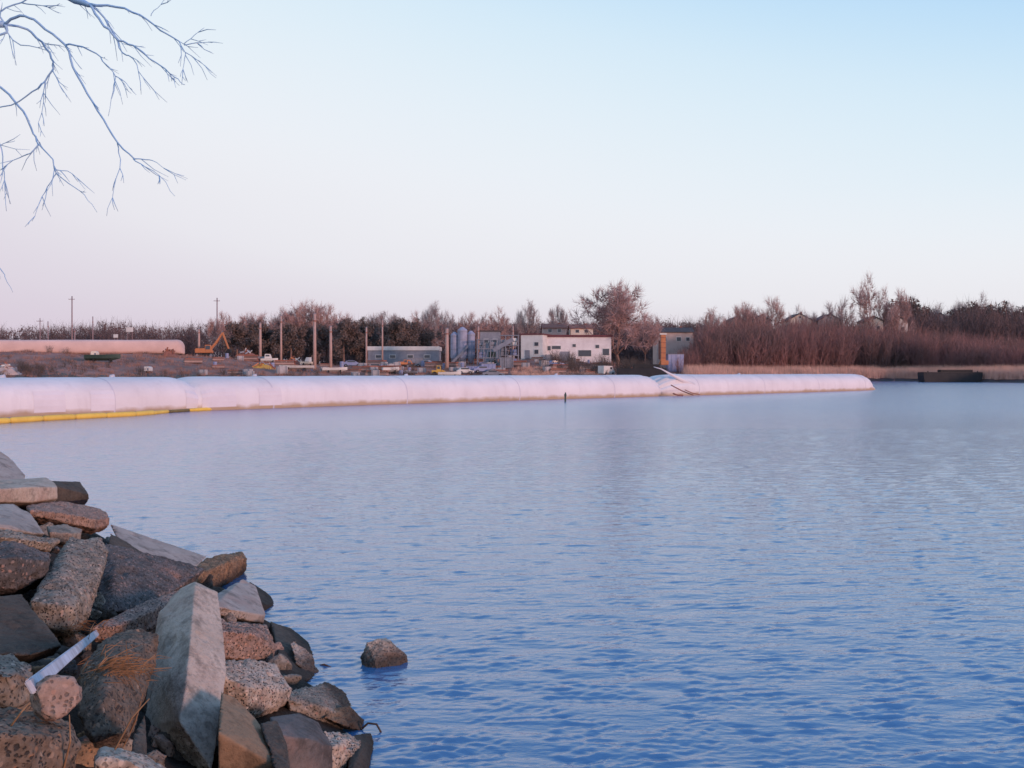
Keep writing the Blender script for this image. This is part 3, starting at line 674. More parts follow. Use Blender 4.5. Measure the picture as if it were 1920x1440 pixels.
# gathered sleeve at the joint; thin dark cords paint shade in the fold creases
m = MB(); base = P(1262, 716, 112.5)
m.tube([P(1300, 722, 116), P(1275, 711, 114.5), P(1256, 701, 113.5), P(1240, 692, 113.2), P(1226, 688, 113)], [.28, .2, .12, .06, .04], 12)
rt = empty('tied_sleeve', base)
o = m.build('sleeve', M['fabric'], None, smooth=True)
for v in o.data.vertices: v.co -= base
o.parent = rt
for (x0, y0, x1, y1, r) in ((1258, 722, 1300, 741, .06), (1262, 738, 1280, 741, .08), (1284, 731, 1312, 740, .05)):
    m = MB(); pp = [P(x0, y0, 110.6), P((x0 + x1) / 2, (y0 + y1) / 2 + 1.5, 110.9), P(x1, y1, 111.5)]
    m.tube([p - base for p in pp], r, 7); m.build('crease_shade', M['rust'], rt, smooth=True)
tag(rt, 'gathered fabric sleeve with dark painted fold creases where the two right tubes meet', 'sleeve')

# dark marker post by the tube
m = MB(); p = P(1060, 753, 5117 / (753 - 697)); rt = empty('marker_post', (p.x, p.y, 0))
m.tube([(0, 0, -1), (0, 0, .62), (.03, 0, .8)], [.08, .075, .05], 8); m.build('post', M['green'], rt)
m = MB(); m.box((0, -.02, .55), (.2, .1, .2)); m.build('board', M['green'], rt)
tag(rt, 'small dark green marker post at the foot of the middle tube', 'post')

# yellow floating boom
rt = empty('floating_boom', (-29, 55, 0)); path = []
for px, py in ((-140, 801), (0, 794), (90, 788.5), (180, 783.5), (250, 780), (285, 777), (315, 774), (355, 771.5), (403, 769)):
    D = 5117 / (py - 697); path.append(Vector(((px - 960) / F * D, D, .1)))
acc = [0]
for i in range(1, len(path)): acc.append(acc[-1] + (path[i] - path[i - 1]).length)
def along(s): return Vector([float(np.interp(s, acc, [p[k] for p in path])) for k in range(3)])
s = 0
while s < acc[-1] - .3:
    e = min(s + 2.3, acc[-1]); mid = along((s + e) / 2); px = 960 + F * mid.x / mid.y
    dk = 308 < px < 362; rr = .10 if dk else (.17 if px < 300 else .12)
    m = MB(); L_ = (e - s); q = [along(s + L_ * t) - rt.location + Vector((0, 0, .02 * math.sin(s * 3))) for t in (0.0, .04, .12, .5, .88, .96, .99)]
    m.tube(q, [rr * k for k in (.6, .88, 1, 1, 1, .88, .6)], 12)
    m.build('float', M['boom_dark'] if dk else M['boom'], rt, smooth=True)
    s = e
m = MB(); m.tube([p - rt.location - Vector((0, 0, .12)) for p in path], .03, 6); m.build('cable', M['boom_dark'], rt)
tag(rt, 'yellow floating boom lying on the water along the left tube', 'boom')

# ------------------------------------------------------------------ bare trees, evergreens, scrub
class Tw:                                 # triangle collector
    def __init__(s): s.V = []; s.T = []
    def twig(s, p, d, ln, w):
        side = d.cross(Vector((random.uniform(-1, 1), random.uniform(-1, 1), random.uniform(-1, 1))))
        if side.length < 1e-4: return
        side = side.normalized() * w / 2; b = len(s.V)
        s.V += [tuple(p - side), tuple(p + side), tuple(p + d * ln)]; s.T.append((b, b + 1, b + 2))
    def limb(s, p, q, r0, r1):
        d = (q - p).normalized(); u = d.orthogonal().normalized(); w = d.cross(u); b = len(s.V)
        for c, r in ((p, r0), (q, r1)):
            for k in range(3):
                a = k * 2.0944; s.V.append(tuple(c + (u * math.cos(a) + w * math.sin(a)) * r))
        for k in range(3):
            k2 = (k + 1) % 3; s.T += [(b + k, b + k2, b + 3 + k2), (b + k, b + 3 + k2, b + 3 + k)]
def rvec(): return Vector((random.gauss(0, 1), random.gauss(0, 1), random.gauss(0, 1))).normalized()

def bare_tree_mesh(seed, fork=.22, spread=.55, upb=.25, dens=1.0, tw=.05, lv=4):
    """Unit-height bare tree. Returns (trunk triangles, crown triangles)."""
    random.seed(seed); tk, cr = Tw(), Tw()
    top = Vector((random.uniform(-.02, .02), random.uniform(-.02, .02), fork))
    tk.limb(Vector((0, 0, -.03)), Vector((0, 0, fork * .5)), .026, .021); tk.limb(Vector((0, 0, fork * .5)), top, .021, .018)
    def grow(p, d, ln, r, l):
        n = 3; pts = [p]
        for i in range(n):
            d = (d + rvec() * .16 + Vector((0, 0, upb * .22))).normalized(); q = pts[-1] + d * ln / n
            if (q.x * q.x + q.y * q.y) / .29 + ((q.z - .55) / .45) ** 2 > 1.0: return
            (tk if l < 1 else cr).limb(pts[-1], q, r * (1 - .22 * i), r * (1 - .22 * (i + 1))); pts.append(q)
            if l >= lv - 1:
                for _ in range(int(9 * dens + random.random())):
                    td = (d + rvec() * .8).normalized(); tl = ln * random.uniform(.6, 1.25); te = q + td * tl
                    if (te.x * te.x + te.y * te.y) / .30 + ((te.z - .55) / .47) ** 2 < random.uniform(.6, 1.25): cr.twig(q, td, tl, tw * .085)
            else:
                for _ in range(1 if i < n - 1 else 2):
                    dd = (d + rvec() * spread * 1.15).normalized(); grow(q, dd, ln * random.uniform(.55, .78), r * .52, l + 1)
    for k in range(6):
        a = k * 1.047 + random.uniform(-.4, .4); el = random.uniform(.5, 1.35)
        grow(top, Vector((math.cos(a) * math.cos(el) * (spread + .5), math.sin(a) * math.cos(el) * (spread + .5), math.sin(el))).normalized(), .33, .013, 0)
    z = float(np.percentile([v[2] for v in cr.V], 99.7))
    for t in (tk, cr): t.V = [(v[0] / z, v[1] / z, v[2] / z) for v in t.V]
    return tk, cr

TREES = []
for sd_, kw in ((11, dict()), (12, dict(spread=.75, fork=.16)), (13, dict(spread=.4, fork=.25)), (14, dict(spread=.85, fork=.12, dens=1.3)), (15, dict(spread=.5, fork=.3))):
    tk, cr = bare_tree_mesh(sd_, **kw)
    rs = []
    for t, mm in ((tk, 'trunk'), (cr, 'twig_pink')):
        o = np_tris('x', t.V, t.T, M[mm]); rs.append(o.data); bpy.data.objects.remove(o)
    cg = rs[1].copy(); cg.materials.clear(); cg.materials.append(M['twig_grey'])
    TREES.append((rs[0], rs[1], cg))
def bare_tree(px, topy, D, widthpx, shape, label, group=None, grey=False, name='bare_tree', rz=None):
    g = G(px, D); top = P(px, topy, D).z; h = top - g.z + .3
    root = empty(name, (g.x, g.y, g.z - .2), random.uniform(0, 6) if rz is None else rz)
    t, c, cg = TREES[shape]
    w0 = max(v.co.x for v in c.vertices) - min(v.co.x for v in c.vertices); sx = 1.15 * widthpx * D / F / w0
    for nm, me in (('trunk', t), ('crown', cg if grey else c)):
        o = bpy.data.objects.new(nm, me); col.objects.link(o); o.parent = root
    root.scale = (sx, sx, h)
    return tag(root, label, 'tree', group)

def leafy_mesh(seed, n=6500):
    r = np.random.default_rng(seed); V, T = [], []
    cl = [(r.normal(0, .22), r.normal(0, .22), r.uniform(.18, .9)) for _ in range(34)]
    cl = [(x * (1.15 - .75 * max(0, z - .45)), y * (1.15 - .75 * max(0, z - .45)), z) for x, y, z in cl]
    for i in range(n):
        c = cl[r.integers(len(cl))]; d = r.normal(0, 1, 3); d /= np.linalg.norm(d); p = np.array(c) + d * .105 * (r.random() ** .4)
        a, b = r.normal(0, .021, 3), r.normal(0, .021, 3); k = len(V); V += [p, p + a, p + b]; T.append((k, k + 1, k + 2))
    return np.array(V), T
LEAF = []
for sd_ in (1, 2, 3):
    V, T = leafy_mesh(sd_); o = np_tris('x', V, T, M['evergreen']); LEAF.append(o.data); bpy.data.objects.remove(o)
tm = MB(); tm.tube([(0, 0, -.03), (0.01, 0, .3), (0, .01, .8)], [.028, .02, .006], 6); o = tm.build('x', M['trunk']); LT = o.data; bpy.data.objects.remove(o)
def dense_tree(px, topy, D, widthpx, shape, label, group):
    g = G(px, D); h = 1.06 * (P(px, topy, D).z - g.z); root = empty('dense_tree', (g.x, g.y, g.z - .1), random.uniform(0, 6))
    for nm, me in (('trunk', LT), ('crown', LEAF[shape])):
        o = bpy.data.objects.new(nm, me); col.objects.link(o); o.parent = root
    w = 1.35 * widthpx * D / F / .85; root.scale = (w, w, h)
    return tag(root, label, 'tree', group)

def shrub_mesh(seed, stems=20):
    random.seed(seed); t = Tw()
    for k in range(stems):
        p = Vector((random.gauss(0, .14), random.gauss(0, .14), 0)); d = (Vector((0, 0, 1)) + rvec() * .38).normalized()
        ln = random.uniform(.6, 1.0); q = p
        for i in range(4):
            n = q + d * ln / 4; t.limb(q, n, .007 * (1 - .22 * i), .007 * (1 - .22 * (i + 1)))
            for _ in range(5 if i else 2): t.twig(q.lerp(n, random.random()), (d + rvec() * .75).normalized(), random.uniform(.12, .3), .008)
            q = n; d = (d + rvec() * .2 + Vector((0, 0, .06))).normalized()
    return np.array(t.V), np.array(t.T)
SHR = [shrub_mesh(s) for s in range(30, 36)]
def scatter(name, items, m, label, protos=None):   # items: (x, y, z, height, width factor)
    protos = protos or SHR; VV, TT, n = [], [], 0; r = np.random.default_rng(len(items))
    for (x, y, z, h, w) in items:
        V, T = protos[r.integers(len(protos))]; a = r.uniform(0, 6.28); ca, sa = math.cos(a), math.sin(a)
        W = np.stack([(V[:, 0] * ca - V[:, 1] * sa) * h * w + x, (V[:, 0] * sa + V[:, 1] * ca) * h * w + y, V[:, 2] * h + z], 1)
        VV.append(W); TT.append(T + n); n += len(V)
    o = np_tris(name, np.concatenate(VV), np.concatenate(TT), m); kind(o, 'stuff'); tag(o, label, name.replace('_', ' '))
    return o
def top_h(px, topy, D, z): return max(.6, P(px, topy, D).z - z)

# thicket on the right bank
items = []; r = np.random.default_rng(21)
TOPX = [1255, 1300, 1340, 1420, 1500, 1560, 1640, 1700, 1760, 1840, 1930, 2200]
TOPY = [664, 640, 612, 606, 607, 608, 610, 616, 626, 634, 638, 638]
for i in range(820):
    px = r.uniform(1262, 2150); s = r.uniform(24, 70); u = (px - 960) / F; D = shore(u) + s; g = G(px, D)
    ty = np.interp(px, TOPX, TOPY) + r.normal(2, 6) + (70 - s) * .3
    items.append((g.x, g.y, g.z - .1, 1.12 * top_h(px, ty, D, g.z), r.uniform(.6, .9)))
scatter('thicket', items, M['twig'], 'dense reddish brown leafless thicket along the right bank')
# darker wood behind on the far right
items = []
for i in range(230):
    px = r.uniform(1600, 2250); D = r.uniform(350, 400); g = G(px, D)
    ty = np.interp(px, [1600, 1680, 1715, 1760, 1830, 1870, 1920], [606, 592, 566, 580, 566, 574, 576]) + abs(r.normal(4, 9))
    items.append((g.x, g.y, g.z - .1, top_h(px, ty, D, g.z), r.uniform(.5, .8)))
scatter('far_wood', items, M['farwood'], 'darker wood rising behind the thicket at the far right')
# low wood at the far left skyline and behind the yard
items = []
for i in range(480):
    px = r.uniform(-500, 1330); D = r.uniform(430, 520); g = G(px, D)
    ty = np.interp(px, [-700, 0, 90, 190, 215, 250, 300, 360, 420, 700, 1000, 1330], [612, 615, 613, 610, 606, 610, 615, 612, 606, 604, 612, 606]) + abs(r.normal(1, 4))
    items.append((g.x, g.y, g.z - .1, 1.12 * top_h(px, ty, D, g.z), r.uniform(.6, 1.0)))
for i in range(260):
    px = r.uniform(760, 1340); D = r.uniform(380, 470); g = G(px, D)
    items.append((g.x, g.y, g.z - .1, 1.1 * top_h(px, 605 + abs(r.normal(0, 6)), D, g.z), r.uniform(.6, 1.1)))
LP = [(lambda V, T: (V, np.array(T)))(*leafy_mesh(q, 600)) for q in (8, 9)]
scatter('skyline_wood', items, M['farwood'], 'low dark wood along the skyline at left and behind the yard', SHR[:3] + LP)
# reeds along the shore
def reed_proto(seed):
    random.seed(seed); t = Tw()
    for k in range(38): t.twig(Vector((random.gauss(0, .5), random.gauss(0, .35), 0)), (Vector((0, 0, 1)) + rvec() * .16).normalized(), random.uniform(.6, 1), .045)
    return np.array(t.V), np.array(t.T)
RD = [reed_proto(s) for s in range(4)]
items = []
for i in range(5200):
    px = r.uniform(1290, 2050) if i % 5 else r.uniform(960, 1180); u = (px - 960) / F; D = shore(u) + r.uniform(3.0, 26); g = G(px, D)
    items.append((g.x, g.y, g.z - .1, r.uniform(1.8, 3.4) if px > 1250 else r.uniform(.5, 1.1), .55))
scatter('reeds', items, M['reed'], 'pinkish tan dry reeds fringing the right shore', RD)
items = []
for i in range(2200):
    px = r.uniform(-250, 1250); u = (px - 960) / F; D = shore(u) + r.uniform(2, 50); g = G(px, D)
    items.append((g.x, g.y, g.z - .05, r.uniform(.3, .8), 1.6))
scatter('dry_grass', items, M['grass'], 'tufts of dry reddish grass on the yard bank', RD)
items = []
for i in range(170):
    px = r.uniform(-200, 1300); u = (px - 960) / F; D = shore(u) + abs(r.normal(4, 12)) + 2; g = G(px, D)
    items.append((g.x, g.y, g.z - .05, r.uniform(.7, 1.8), 1.3))
for i in range(26):
    px = r.normal(1195, 26); D = r.uniform(238, 252); g = G(px, D); items.append((g.x, g.y, g.z - .05, r.uniform(2.2, 4.6), .9))
for i in range(40):
    px = r.uniform(1020, 1180); D = r.uniform(238, 256); g = G(px, D); items.append((g.x, g.y, g.z - .05, r.uniform(1.5, 4.), 1.0))
for i in range(16):
    px = r.normal(55, 16); D = r.uniform(176, 186); g = G(px, D); items.append((g.x, g.y, g.z - .05, r.uniform(1., 2.), 1.1))
scatter('low_scrub', items, M['scrub'], 'low grey-brown scrub dotted over the yard bank')

random.seed(99)
TD = 'bare pinkish trees behind the yard'
bare_tree(1160, 533, 268, 150, 3, 'largest bare tree with wide pinkish fan crown left of the orange machine', rz=.4)
bare_tree(1210, 590, 285, 70, 0, 'smaller bare tree at the right flank of the largest tree')
bare_tree(1628, 521, 345, 105, 1, 'tall pale bare tree rising above the thicket', rz=1.2)
bare_tree(1682, 545, 340, 62, 0, 'leaning bare tree just right of the tall pale one')
for px, ty, w, sh, lab in ((1440, 556, 60, 0, 'bare tree poking over the thicket, two left of the tall pale tree'), (1395, 565, 46, 2, 'thin bare tree over the left end of the thicket'),
                           (1498, 572, 44, 1, 'low bare tree top over the middle of the thicket'), (1550, 566, 50, 0, 'bare tree top just left of the tall pale tree'), (1340, 575, 46, 4, 'bare tree at the left corner of the thicket')):
    bare_tree(px, ty + 4, 342, w * 1.5, sh, lab, 'bare trees over the thicket', grey=px > 1460)
for px, ty, w, sh, lab in ((1715, 556, 56, 0, 'rounded grey tree right of the leaning bare tree'), (1830, 552, 60, 1, 'round-topped tree over the far right wood'), (1800, 566, 44, 2, 'slim tree beside the round-topped one at far right'),
                           (1765, 570, 46, 4, 'small grey tree in the dip of the far right wood'), (1890, 570, 60, 3, 'broad tree at the far right edge')):
    bare_tree(px, ty + 2, 410, w * 1.4, sh, lab, 'grey trees of the far right wood', grey=True)
for px, ty, w, sh, lab in ((515, 582, 66, 1, 'pinkish bare tree left of the tallest pole'), (575, 570, 84, 3, 'broad pinkish bare tree behind the tallest pole'), (622, 576, 60, 0, 'pinkish bare tree right of the tallest pole'),
                           (545, 586, 50, 2, 'narrow bare tree between the two pinkish ones left of the tallest pole'), (413, 588, 36, 0, 'small pink bare tree behind the raised digger arm'),
                           (720, 588, 56, 2, 'faint bare tree over the dark evergreens'), (790, 590, 70, 1, 'reddish bare tree at the right end of the evergreens'), (820, 570, 46, 4, 'pale bare tree left of the steel racks'),
                           (888, 590, 50, 0, 'bare tree left of the dark flat roof'), (930, 582, 60, 1, 'bare tree behind the steel racks'), (990, 567, 34, 4, 'small round-headed bare tree above the white building'),
                           (1045, 575, 30, 2, 'upright grey bare tree above the long low building'), (470, 592, 50, 3, 'bare tree at the left end of the pinkish group')):
    bare_tree(px, ty - 2, 330 if px < 700 else 345, w * 1.4, sh, lab, TD, grey=px in (720, 820, 990, 1045))
EV = 'dark evergreens behind the yard'
for i, (px, ty, w, lab) in enumerate(((445, 606, 56, 'dark evergreen beside the raised digger arm'), (482, 602, 50, 'dark evergreen behind the leftmost short pole'), (512, 612, 50, 'low dark evergreen under the left pinkish tree'),
        (545, 606, 56, 'dark evergreen left of the tallest pole'), (580, 610, 50, 'dark evergreen right behind the tallest pole'), (612, 606, 50, 'dark evergreen behind the pale-topped pole'), (645, 600, 56, 'dark evergreen right of the pale-topped pole'),
        (672, 597, 50, 'tallest dark evergreen in the middle of the row'), (702, 604, 46, 'blackish evergreen above the white shed end'), (735, 600, 56, 'dark evergreen over the white shed'), (765, 598, 50, 'dark evergreen at the right of the row'), (792, 612, 40, 'last low evergreen before the steel racks'))):
    dense_tree(px, ty, 300 + (i % 3) * 7, w, i % 3, lab, EV)
dense_tree(1716, 562, 395, 70, 0, 'dark evergreen crown behind the leaning bare tree', 'evergreens of the far right wood')
dense_tree(1845, 568, 395, 90, 1, 'dark evergreen crown under the round-topped tree', 'evergreens of the far right wood')
dense_tree(1910, 576, 390, 90, 2, 'dark evergreen crown at the right edge of the picture', 'evergreens of the far right wood')

# ------------------------------------------------------------------ poles
def pole(px, topy, D, wpx, label, group, arm=False, m='pole', name='utility_pole'):
    g = G(px, D); h = P(px, topy, D).z - g.z; rr = wpx * D / F / 2; root = empty(name, g)
    a = MB(); a.tube([(0, 0, -.6), (0, 0, h * .5), (0, 0, h)], [rr * 1.12, rr, rr * .82], 8); a.build('shaft', M[m], root, smooth=True)
    a = MB(); a.tube([(0, 0, h - .02), (0, 0, h + .12)], [rr * .95, rr * .5], 8); a.build('cap', M['steel'], root)
    if arm:
        a = MB(); a.box((0, -rr - .08, h - .9), (1.9, .12, .14)); a.build('crossarm', M[m], root)
        for x in (-.85, -.3, .3, .85):
            a = MB(); a.tube([(x, -rr - .08, h - .83), (x, -rr - .08, h - .62)], [.06, .035], 6); a.build('insulator', M['steel'], root)
    else:
        a = MB(); a.tube([(0, 0, h * .86), (0, 0, h * .88)], rr * 1.15, 8); a.build('band', M['rust'], root)
    return tag(root, label, 'pole', group)
PG = 'wooden poles in the yard'
pole(590, 588, 218, 6, 'tallest thick pinkish pole standing in the yard', PG)
pole(620, 612, 220, 5.5, 'thick pole with pale top right of the tallest one', PG)
a = MB(); 
pole(488, 606, 245, 5, 'thick pole at the left end of the evergreens', PG)
pole(527, 592, 250, 4, 'slim pole second from the left in the evergreens', PG)
pole(687, 614, 252, 3.5, 'slim pole before the middle of the evergreens', PG)
pole(717, 600, 256, 3, 'slim pole above the white shed', PG)
pole(838, 616, 232, 7, 'thick pink pole beside the blue-grey silos', PG)
pole(962, 612, 250, 3, 'thin pole left of the white building', PG)
pole(897, 612, 255, 3.5, 'thin pole in front of the dark flat roof', PG)
FG = 'thin far poles on the left skyline'
pole(135, 556, 330, 2.6, 'thin tall far pole, highest on the left skyline', FG, True, 'pole_far')
pole(407, 559, 330, 2.4, 'thin tall far pole behind the digger arm', FG, True, 'pole_far')
pole(75, 597, 330, 1.8, 'thin short far pole left of the highest one', FG, True, 'pole_far')
pole(90, 603, 300, 2.2, 'lowest thin pole on the left skyline', FG, False, 'pole_far')
pole(174, 594, 290, 2.2, 'thin pole with dark lamp head right of the highest one', FG, False, 'pole_far')
pole(140, 615, 260, 3, 'short thin pole standing above the pink tube', FG, False, 'pole_far')
pole(373, 617, 228, 4.5, 'short orange-pink post left of the raised digger arm', FG)

# ------------------------------------------------------------------ buildings
def rectm(c, w, h, d=.12):
    a = MB(); a.box(c, (w, d, h)); return a
def building(px0, px1, top, D, depth, wm, rm, label, wins, roof='flat', over=.35, rz=0., name='building', base=None, rh=1.8, door=None, roof_t=.35):
    g = G((px0 + px1) / 2, D); w = (px1 - px0) * D / F; h = P(px0, top, D).z - g.z; root = empty(name, g, rz)
    a = MB(); a.box((0, depth / 2, h / 2 - .75), (w, depth, h + 1.5)); a.build('wall', M[wm], root)
    if roof == 'flat':
        a = MB(); a.box((0, depth / 2, h + roof_t / 2 + .004), (w + over, depth + over, roof_t)); rf = a.build('roof', M[rm], root, bevel=.04)
    else:
        a = MB(); e = over
        if roof == 'gable':             # ridge along x
            for sgn in (-1, 1):
                y0 = depth / 2 + sgn * (depth / 2 + e); a.poly([(-w/2-e, y0, h - .25), (w/2+e, y0, h - .25), (w/2+e, depth/2, h+rh), (-w/2-e, depth/2, h+rh)])
                a.poly([(-w/2-e, y0, h - .05), (w/2+e, y0, h - .05), (w/2+e, depth/2, h+rh+.2), (-w/2-e, depth/2, h+rh+.2)])
            a.poly([(-w/2-e, -e, h-.25), (w/2+e, -e, h-.25), (w/2+e, -e, h-.05), (-w/2-e, -e, h-.05)])
            b2 = MB(); b2.prism([(0, h - .001), (depth, h - .001), (depth/2, h+rh-.05)], 0, w)
            b2.v = [(y - w / 2, x, z) for x, y, z in b2.v]; b2.build('gable', M[wm], root)
        else:                           # gable facing the camera
            for sgn in (-1, 1):
                a.poly([(sgn*(w/2+e), -e, h - .25), (sgn*(w/2+e), depth+e, h - .25), (0, depth+e, h+rh), (0, -e, h+rh)])
                a.poly([(sgn*(w/2+e), -e, h - .02), (sgn*(w/2+e), depth+e, h - .02), (0, depth+e, h+rh+.25), (0, -e, h+rh+.25)])
                a.poly([(sgn*(w/2+e), -e, h - .25), (sgn*(w/2+e), -e, h - .02), (0, -e, h+rh+.25), (0, -e, h+rh)])
            b2 = MB(); b2.prism([(-w/2, h - .001), (w/2, h - .001), (0, h+rh-.05)], 0, depth); b2.build('gable', M[wm], root)
        rf = a.build('roof', M[rm], root)
        c = MB(); c.box((w * .22, depth * .55, h + rh * .9), (.7, .7, rh * 1.1)); c.build('chimney', M['rust'], rf)
    for (fx, fz, ww, hh) in wins:
        fr_ = rectm((fx * w, -.02, fz * h), ww + .22, hh + .22, .10).build('window', M['white'], root)
        rectm((fx * w, -.06, fz * h), ww, hh, .06).build('pane', M['glass'], fr_)
    if door:
        dr = rectm((door[0] * w, -.03, door[2] / 2), door[1], door[2], .12).build('door', M['steel'], root)
    return tag(root, label, 'building')
building(976, 1018, 628, 258, 9, 'white', 'roof_red', 'tall white block, left end of the white yard building', [(.22, .62, 1.0, .9), (.22, .3, 1.0, 1.0)], rz=-.28, door=(-.2, 1.2, 2.2))
building(1022, 1146, 632, 262, 12, 'wall_white', 'roof_red', 'long low pinkish white building with maroon roof edge beside the white block',
         [(-.44, .55, .8, 1.1), (-.33, .58, 2.2, .8), (-.06, .66, .8, .7), (.10, .35, 3.2, 1.5), (.29, .62, .9, .8), (.42, .40, 1.6, 1.6)], door=(-.2, 2.4, 2.6), over=.7, roof_t=.55)
building(1018, 1062, 614, 285, 8, 'wall_pink', 'rust', 'small pink upper storey behind the long low building, left one', [(-.2, .9, .9, .8), (.2, .9, .9, .8)], roof='gable', rh=1.0)
building(1070, 1112, 615, 288, 8, 'cream', 'rust', 'small cream upper storey behind the long low building, right one', [(-.2, .9, .9, .8), (.2, .9, .9, .8)], roof='gable', rh=1.0)
building(1232, 1300, 622, 300, 9, 'wall_pink', 'roof_dark', 'pink house with dark flat roof behind the orange machine', [(-.3, .8, 1.2, 1.1), (.1, .8, 1.2, 1.1), (.35, .8, 1.0, 1.0)], roof='gable', rh=1.2)
building(900, 938, 622, 272, 8, 'steel', 'roof_dark', 'grey shed with dark flat roof between the steel racks', [(-.2, .7, 1.2, .9), (.25, .7, 1.2, .9)])
building(690, 822, 657, 262, 10, 'steel', 'white', 'long low grey shed with white roof in front of the dark evergreens', [(-.35, .6, 1.4, .7), (-.15, .6, 1.4, .7), (.1, .6, 1.4, .7), (.34, .6, 1.4, .7)], door=(.22, 2.2, 1.8), roof_t=1.0)
for i, (x0, x1, ty, wm, rm, rh, lab) in enumerate(((1366, 1398, 600, 'cream', 'roof_dark', 1.3, 'house with dark gable furthest left above the thicket'), (1412, 1446, 599, 'wall_pink', 'roof_dark', 1.7, 'house with pink gable second from the left above the thicket'),
        (1478, 1522, 598, 'cream', 'roof_dark', 2.0, 'house with wide dark gable in the middle above the thicket'), (1534, 1580, 599, 'wall_pink', 'roof_red', 2.0, 'pinkish house gable left of the tall pale tree'),
        (1624, 1656, 600, 'cream', 'roof_dark', 1.4, 'cream house wall below the tall pale tree'), (1668, 1702, 602, 'white', 'roof_dark', 1.8, 'white house gable below the leaning bare tree'),
        (1832, 1868, 584, 'white', 'roof_dark', 1.5, 'white house high in the far right wood'), (1752, 1776, 592, 'wall_pink', 'roof_dark', 1.2, 'small pink house in the dip of the far right wood'))):
    building(x0, x1, ty + 2, 342 if i < 6 else 420, 9, wm, rm, lab, [(-.22, .86, 1.0, 1.1), (.22, .86, 1.0, 1.1), (0, 1.06, .7, .7)], roof='front' if i % 4 else 'front', rh=rh, name='house')

# ------------------------------------------------------------------ machines, vehicles and clutter in the yard
def excavator(px, D, s, rz, m, label, boom, group=None, m2='dark'):
    g = G(px, D); root = empty('excavator', g, rz); root.scale = (s, s, s)
    for y in (-1.05, 1.05):
        t = MB(); t.prism([(-1.9, .25), (-1.6, 0), (1.6, 0), (1.9, .25), (1.9, .6), (1.6, .85), (-1.6, .85), (-1.9, .6)], y - .3, y + .3); tr = t.build('track', M[m2], root)
        for x in (-1.5, 1.5):
            w = MB(); w.tube([(x, y - .34, .43), (x, y + .34, .43)], .33, 10); w.build('sprocket', M['steel'], tr)
    t = MB(); t.tube([(0, 0, .8), (0, 0, 1.0)], .8, 14); t.build('turntable', M[m2], root)
    t = MB(); t.prism([(-2.0, 1.02), (1.3, 1.02), (1.3, 1.5), (.4, 2.0), (-1.9, 2.0), (-2.1, 1.6)], -1.15, 1.15); t.build('body', M[m], root, bevel=.05)
    t = MB(); t.prism([(.1, 2.003), (.35, 1.1), (1.5, 1.1), (1.5, 2.1), (1.15, 2.75), (.1, 2.75)], -1.2, -.25); cb = t.build('cab', M[m], root, bevel=.04)
    t = MB(); t.box((.75, -1.21, 2.15), (1.0, .03, .8)); t.build('cab_window', M['glass'], cb)
    p = [Vector(q) for q in boom]
    t = MB(); t.beam(p[0], p[1], .5, .4, .62, .4); t.beam(p[1], p[2], .62, .4, .4, .34); t.build('boom', M[m], root)
    t = MB(); t.beam(p[2], p[3], .45, .32, .3, .28); t.build('stick', M[m], root)
    t = MB(); t.tube([p[0] + Vector((.3, .26, .1)), p[1] + Vector((0, .26, -.3))], .09, 8); t.tube([p[1] + Vector((0, 0, .5)), p[2] + Vector((0, 0, .42))], .08, 8); t.build('hydraulic_ram', M['steel'], root)
    q = p[3]; t = MB(); t.prism([(q.x - .1, q.z), (q.x + .45, q.z - .1), (q.x + .55, q.z - .75), (q.x + .1, q.z - 1.1), (q.x - .55, q.z - .9)], -.5, .5); t.build('bucket', M[m2], root)
    return tag(root, label, 'excavator', group)
excavator(386, 226, 1.0, 0, 'orange', 'orange digger with arm raised high in the left of the yard', [(.9, .1, 1.7), (2.2, .1, 3.2), (3.6, .1, 5.4), (4.9, .1, 1.9)])
def drill_rig():
    g = G(1246, 236); root = empty('drill_rig', g)
    for y in (-.9, .9):
        t = MB(); t.prism([(-1.8, .25), (-1.5, 0), (1.5, 0), (1.8, .25), (1.8, .6), (1.5, .85), (-1.5, .85), (-1.8, .6)], y - .28, y + .28); t.build('track', M['dark'], root)
    t = MB(); t.prism([(-1.6, .8), (1.9, .8), (1.9, 1.7), (-1.6, 1.9)], -1, 1); t.build('body', M['dark'], root, bevel=.05)
    z1 = P(0, 628, 236).z - g.z; z0 = P(0, 676, 236).z - g.z
    t = MB(); t.box((-.35, -.2, (z0 + z1) / 2), (1.1, .9, z1 - z0)); mst = t.build('mast', M['orange'], root, bevel=.05)
    for k in range(5):
        t = MB(); t.box((-.35, -.2, z0 + (z1 - z0) * (k + .5) / 5), (1.2, 1.0, .12)); t.build('mast_rib', M['rust'], mst)
    t = MB(); t.box((-1.15, .3, (z0 + z1) / 2 - .5), (.3, .4, z1 - z0 - 1.5)); t.build('mast_shade', M['rust'], root)  # dark strip painting the shaded left side of the mast
    t = MB(); t.beam((-.6, -.3, z0 + .6), (-2.6, -.3, .9), .5, .35, .3, .3); t.build('stay', M['orange'], root)
    t = MB(); t.box((-.35, -.2, z1 + .2), (1.5, 1.1, .35)); t.build('crown_block', M['cream'], root)
    t = MB(); t.box((-.1, -.5, z0 - .5), (1.8, 1.2, 1.0)); t.build('hoist', M['orange'], root, bevel=.1)
    tag(root, 'bright orange rig with upright boxy mast near the tubes joint', 'drill rig')
drill_rig()
excavator(756, 236, .62, .2, 'orange', 'small orange digger crouching before the long white shed', [(.9, .1, 1.7), (1.8, .1, 2.6), (2.8, .1, 2.2), (3.3, .1, 1.1)])

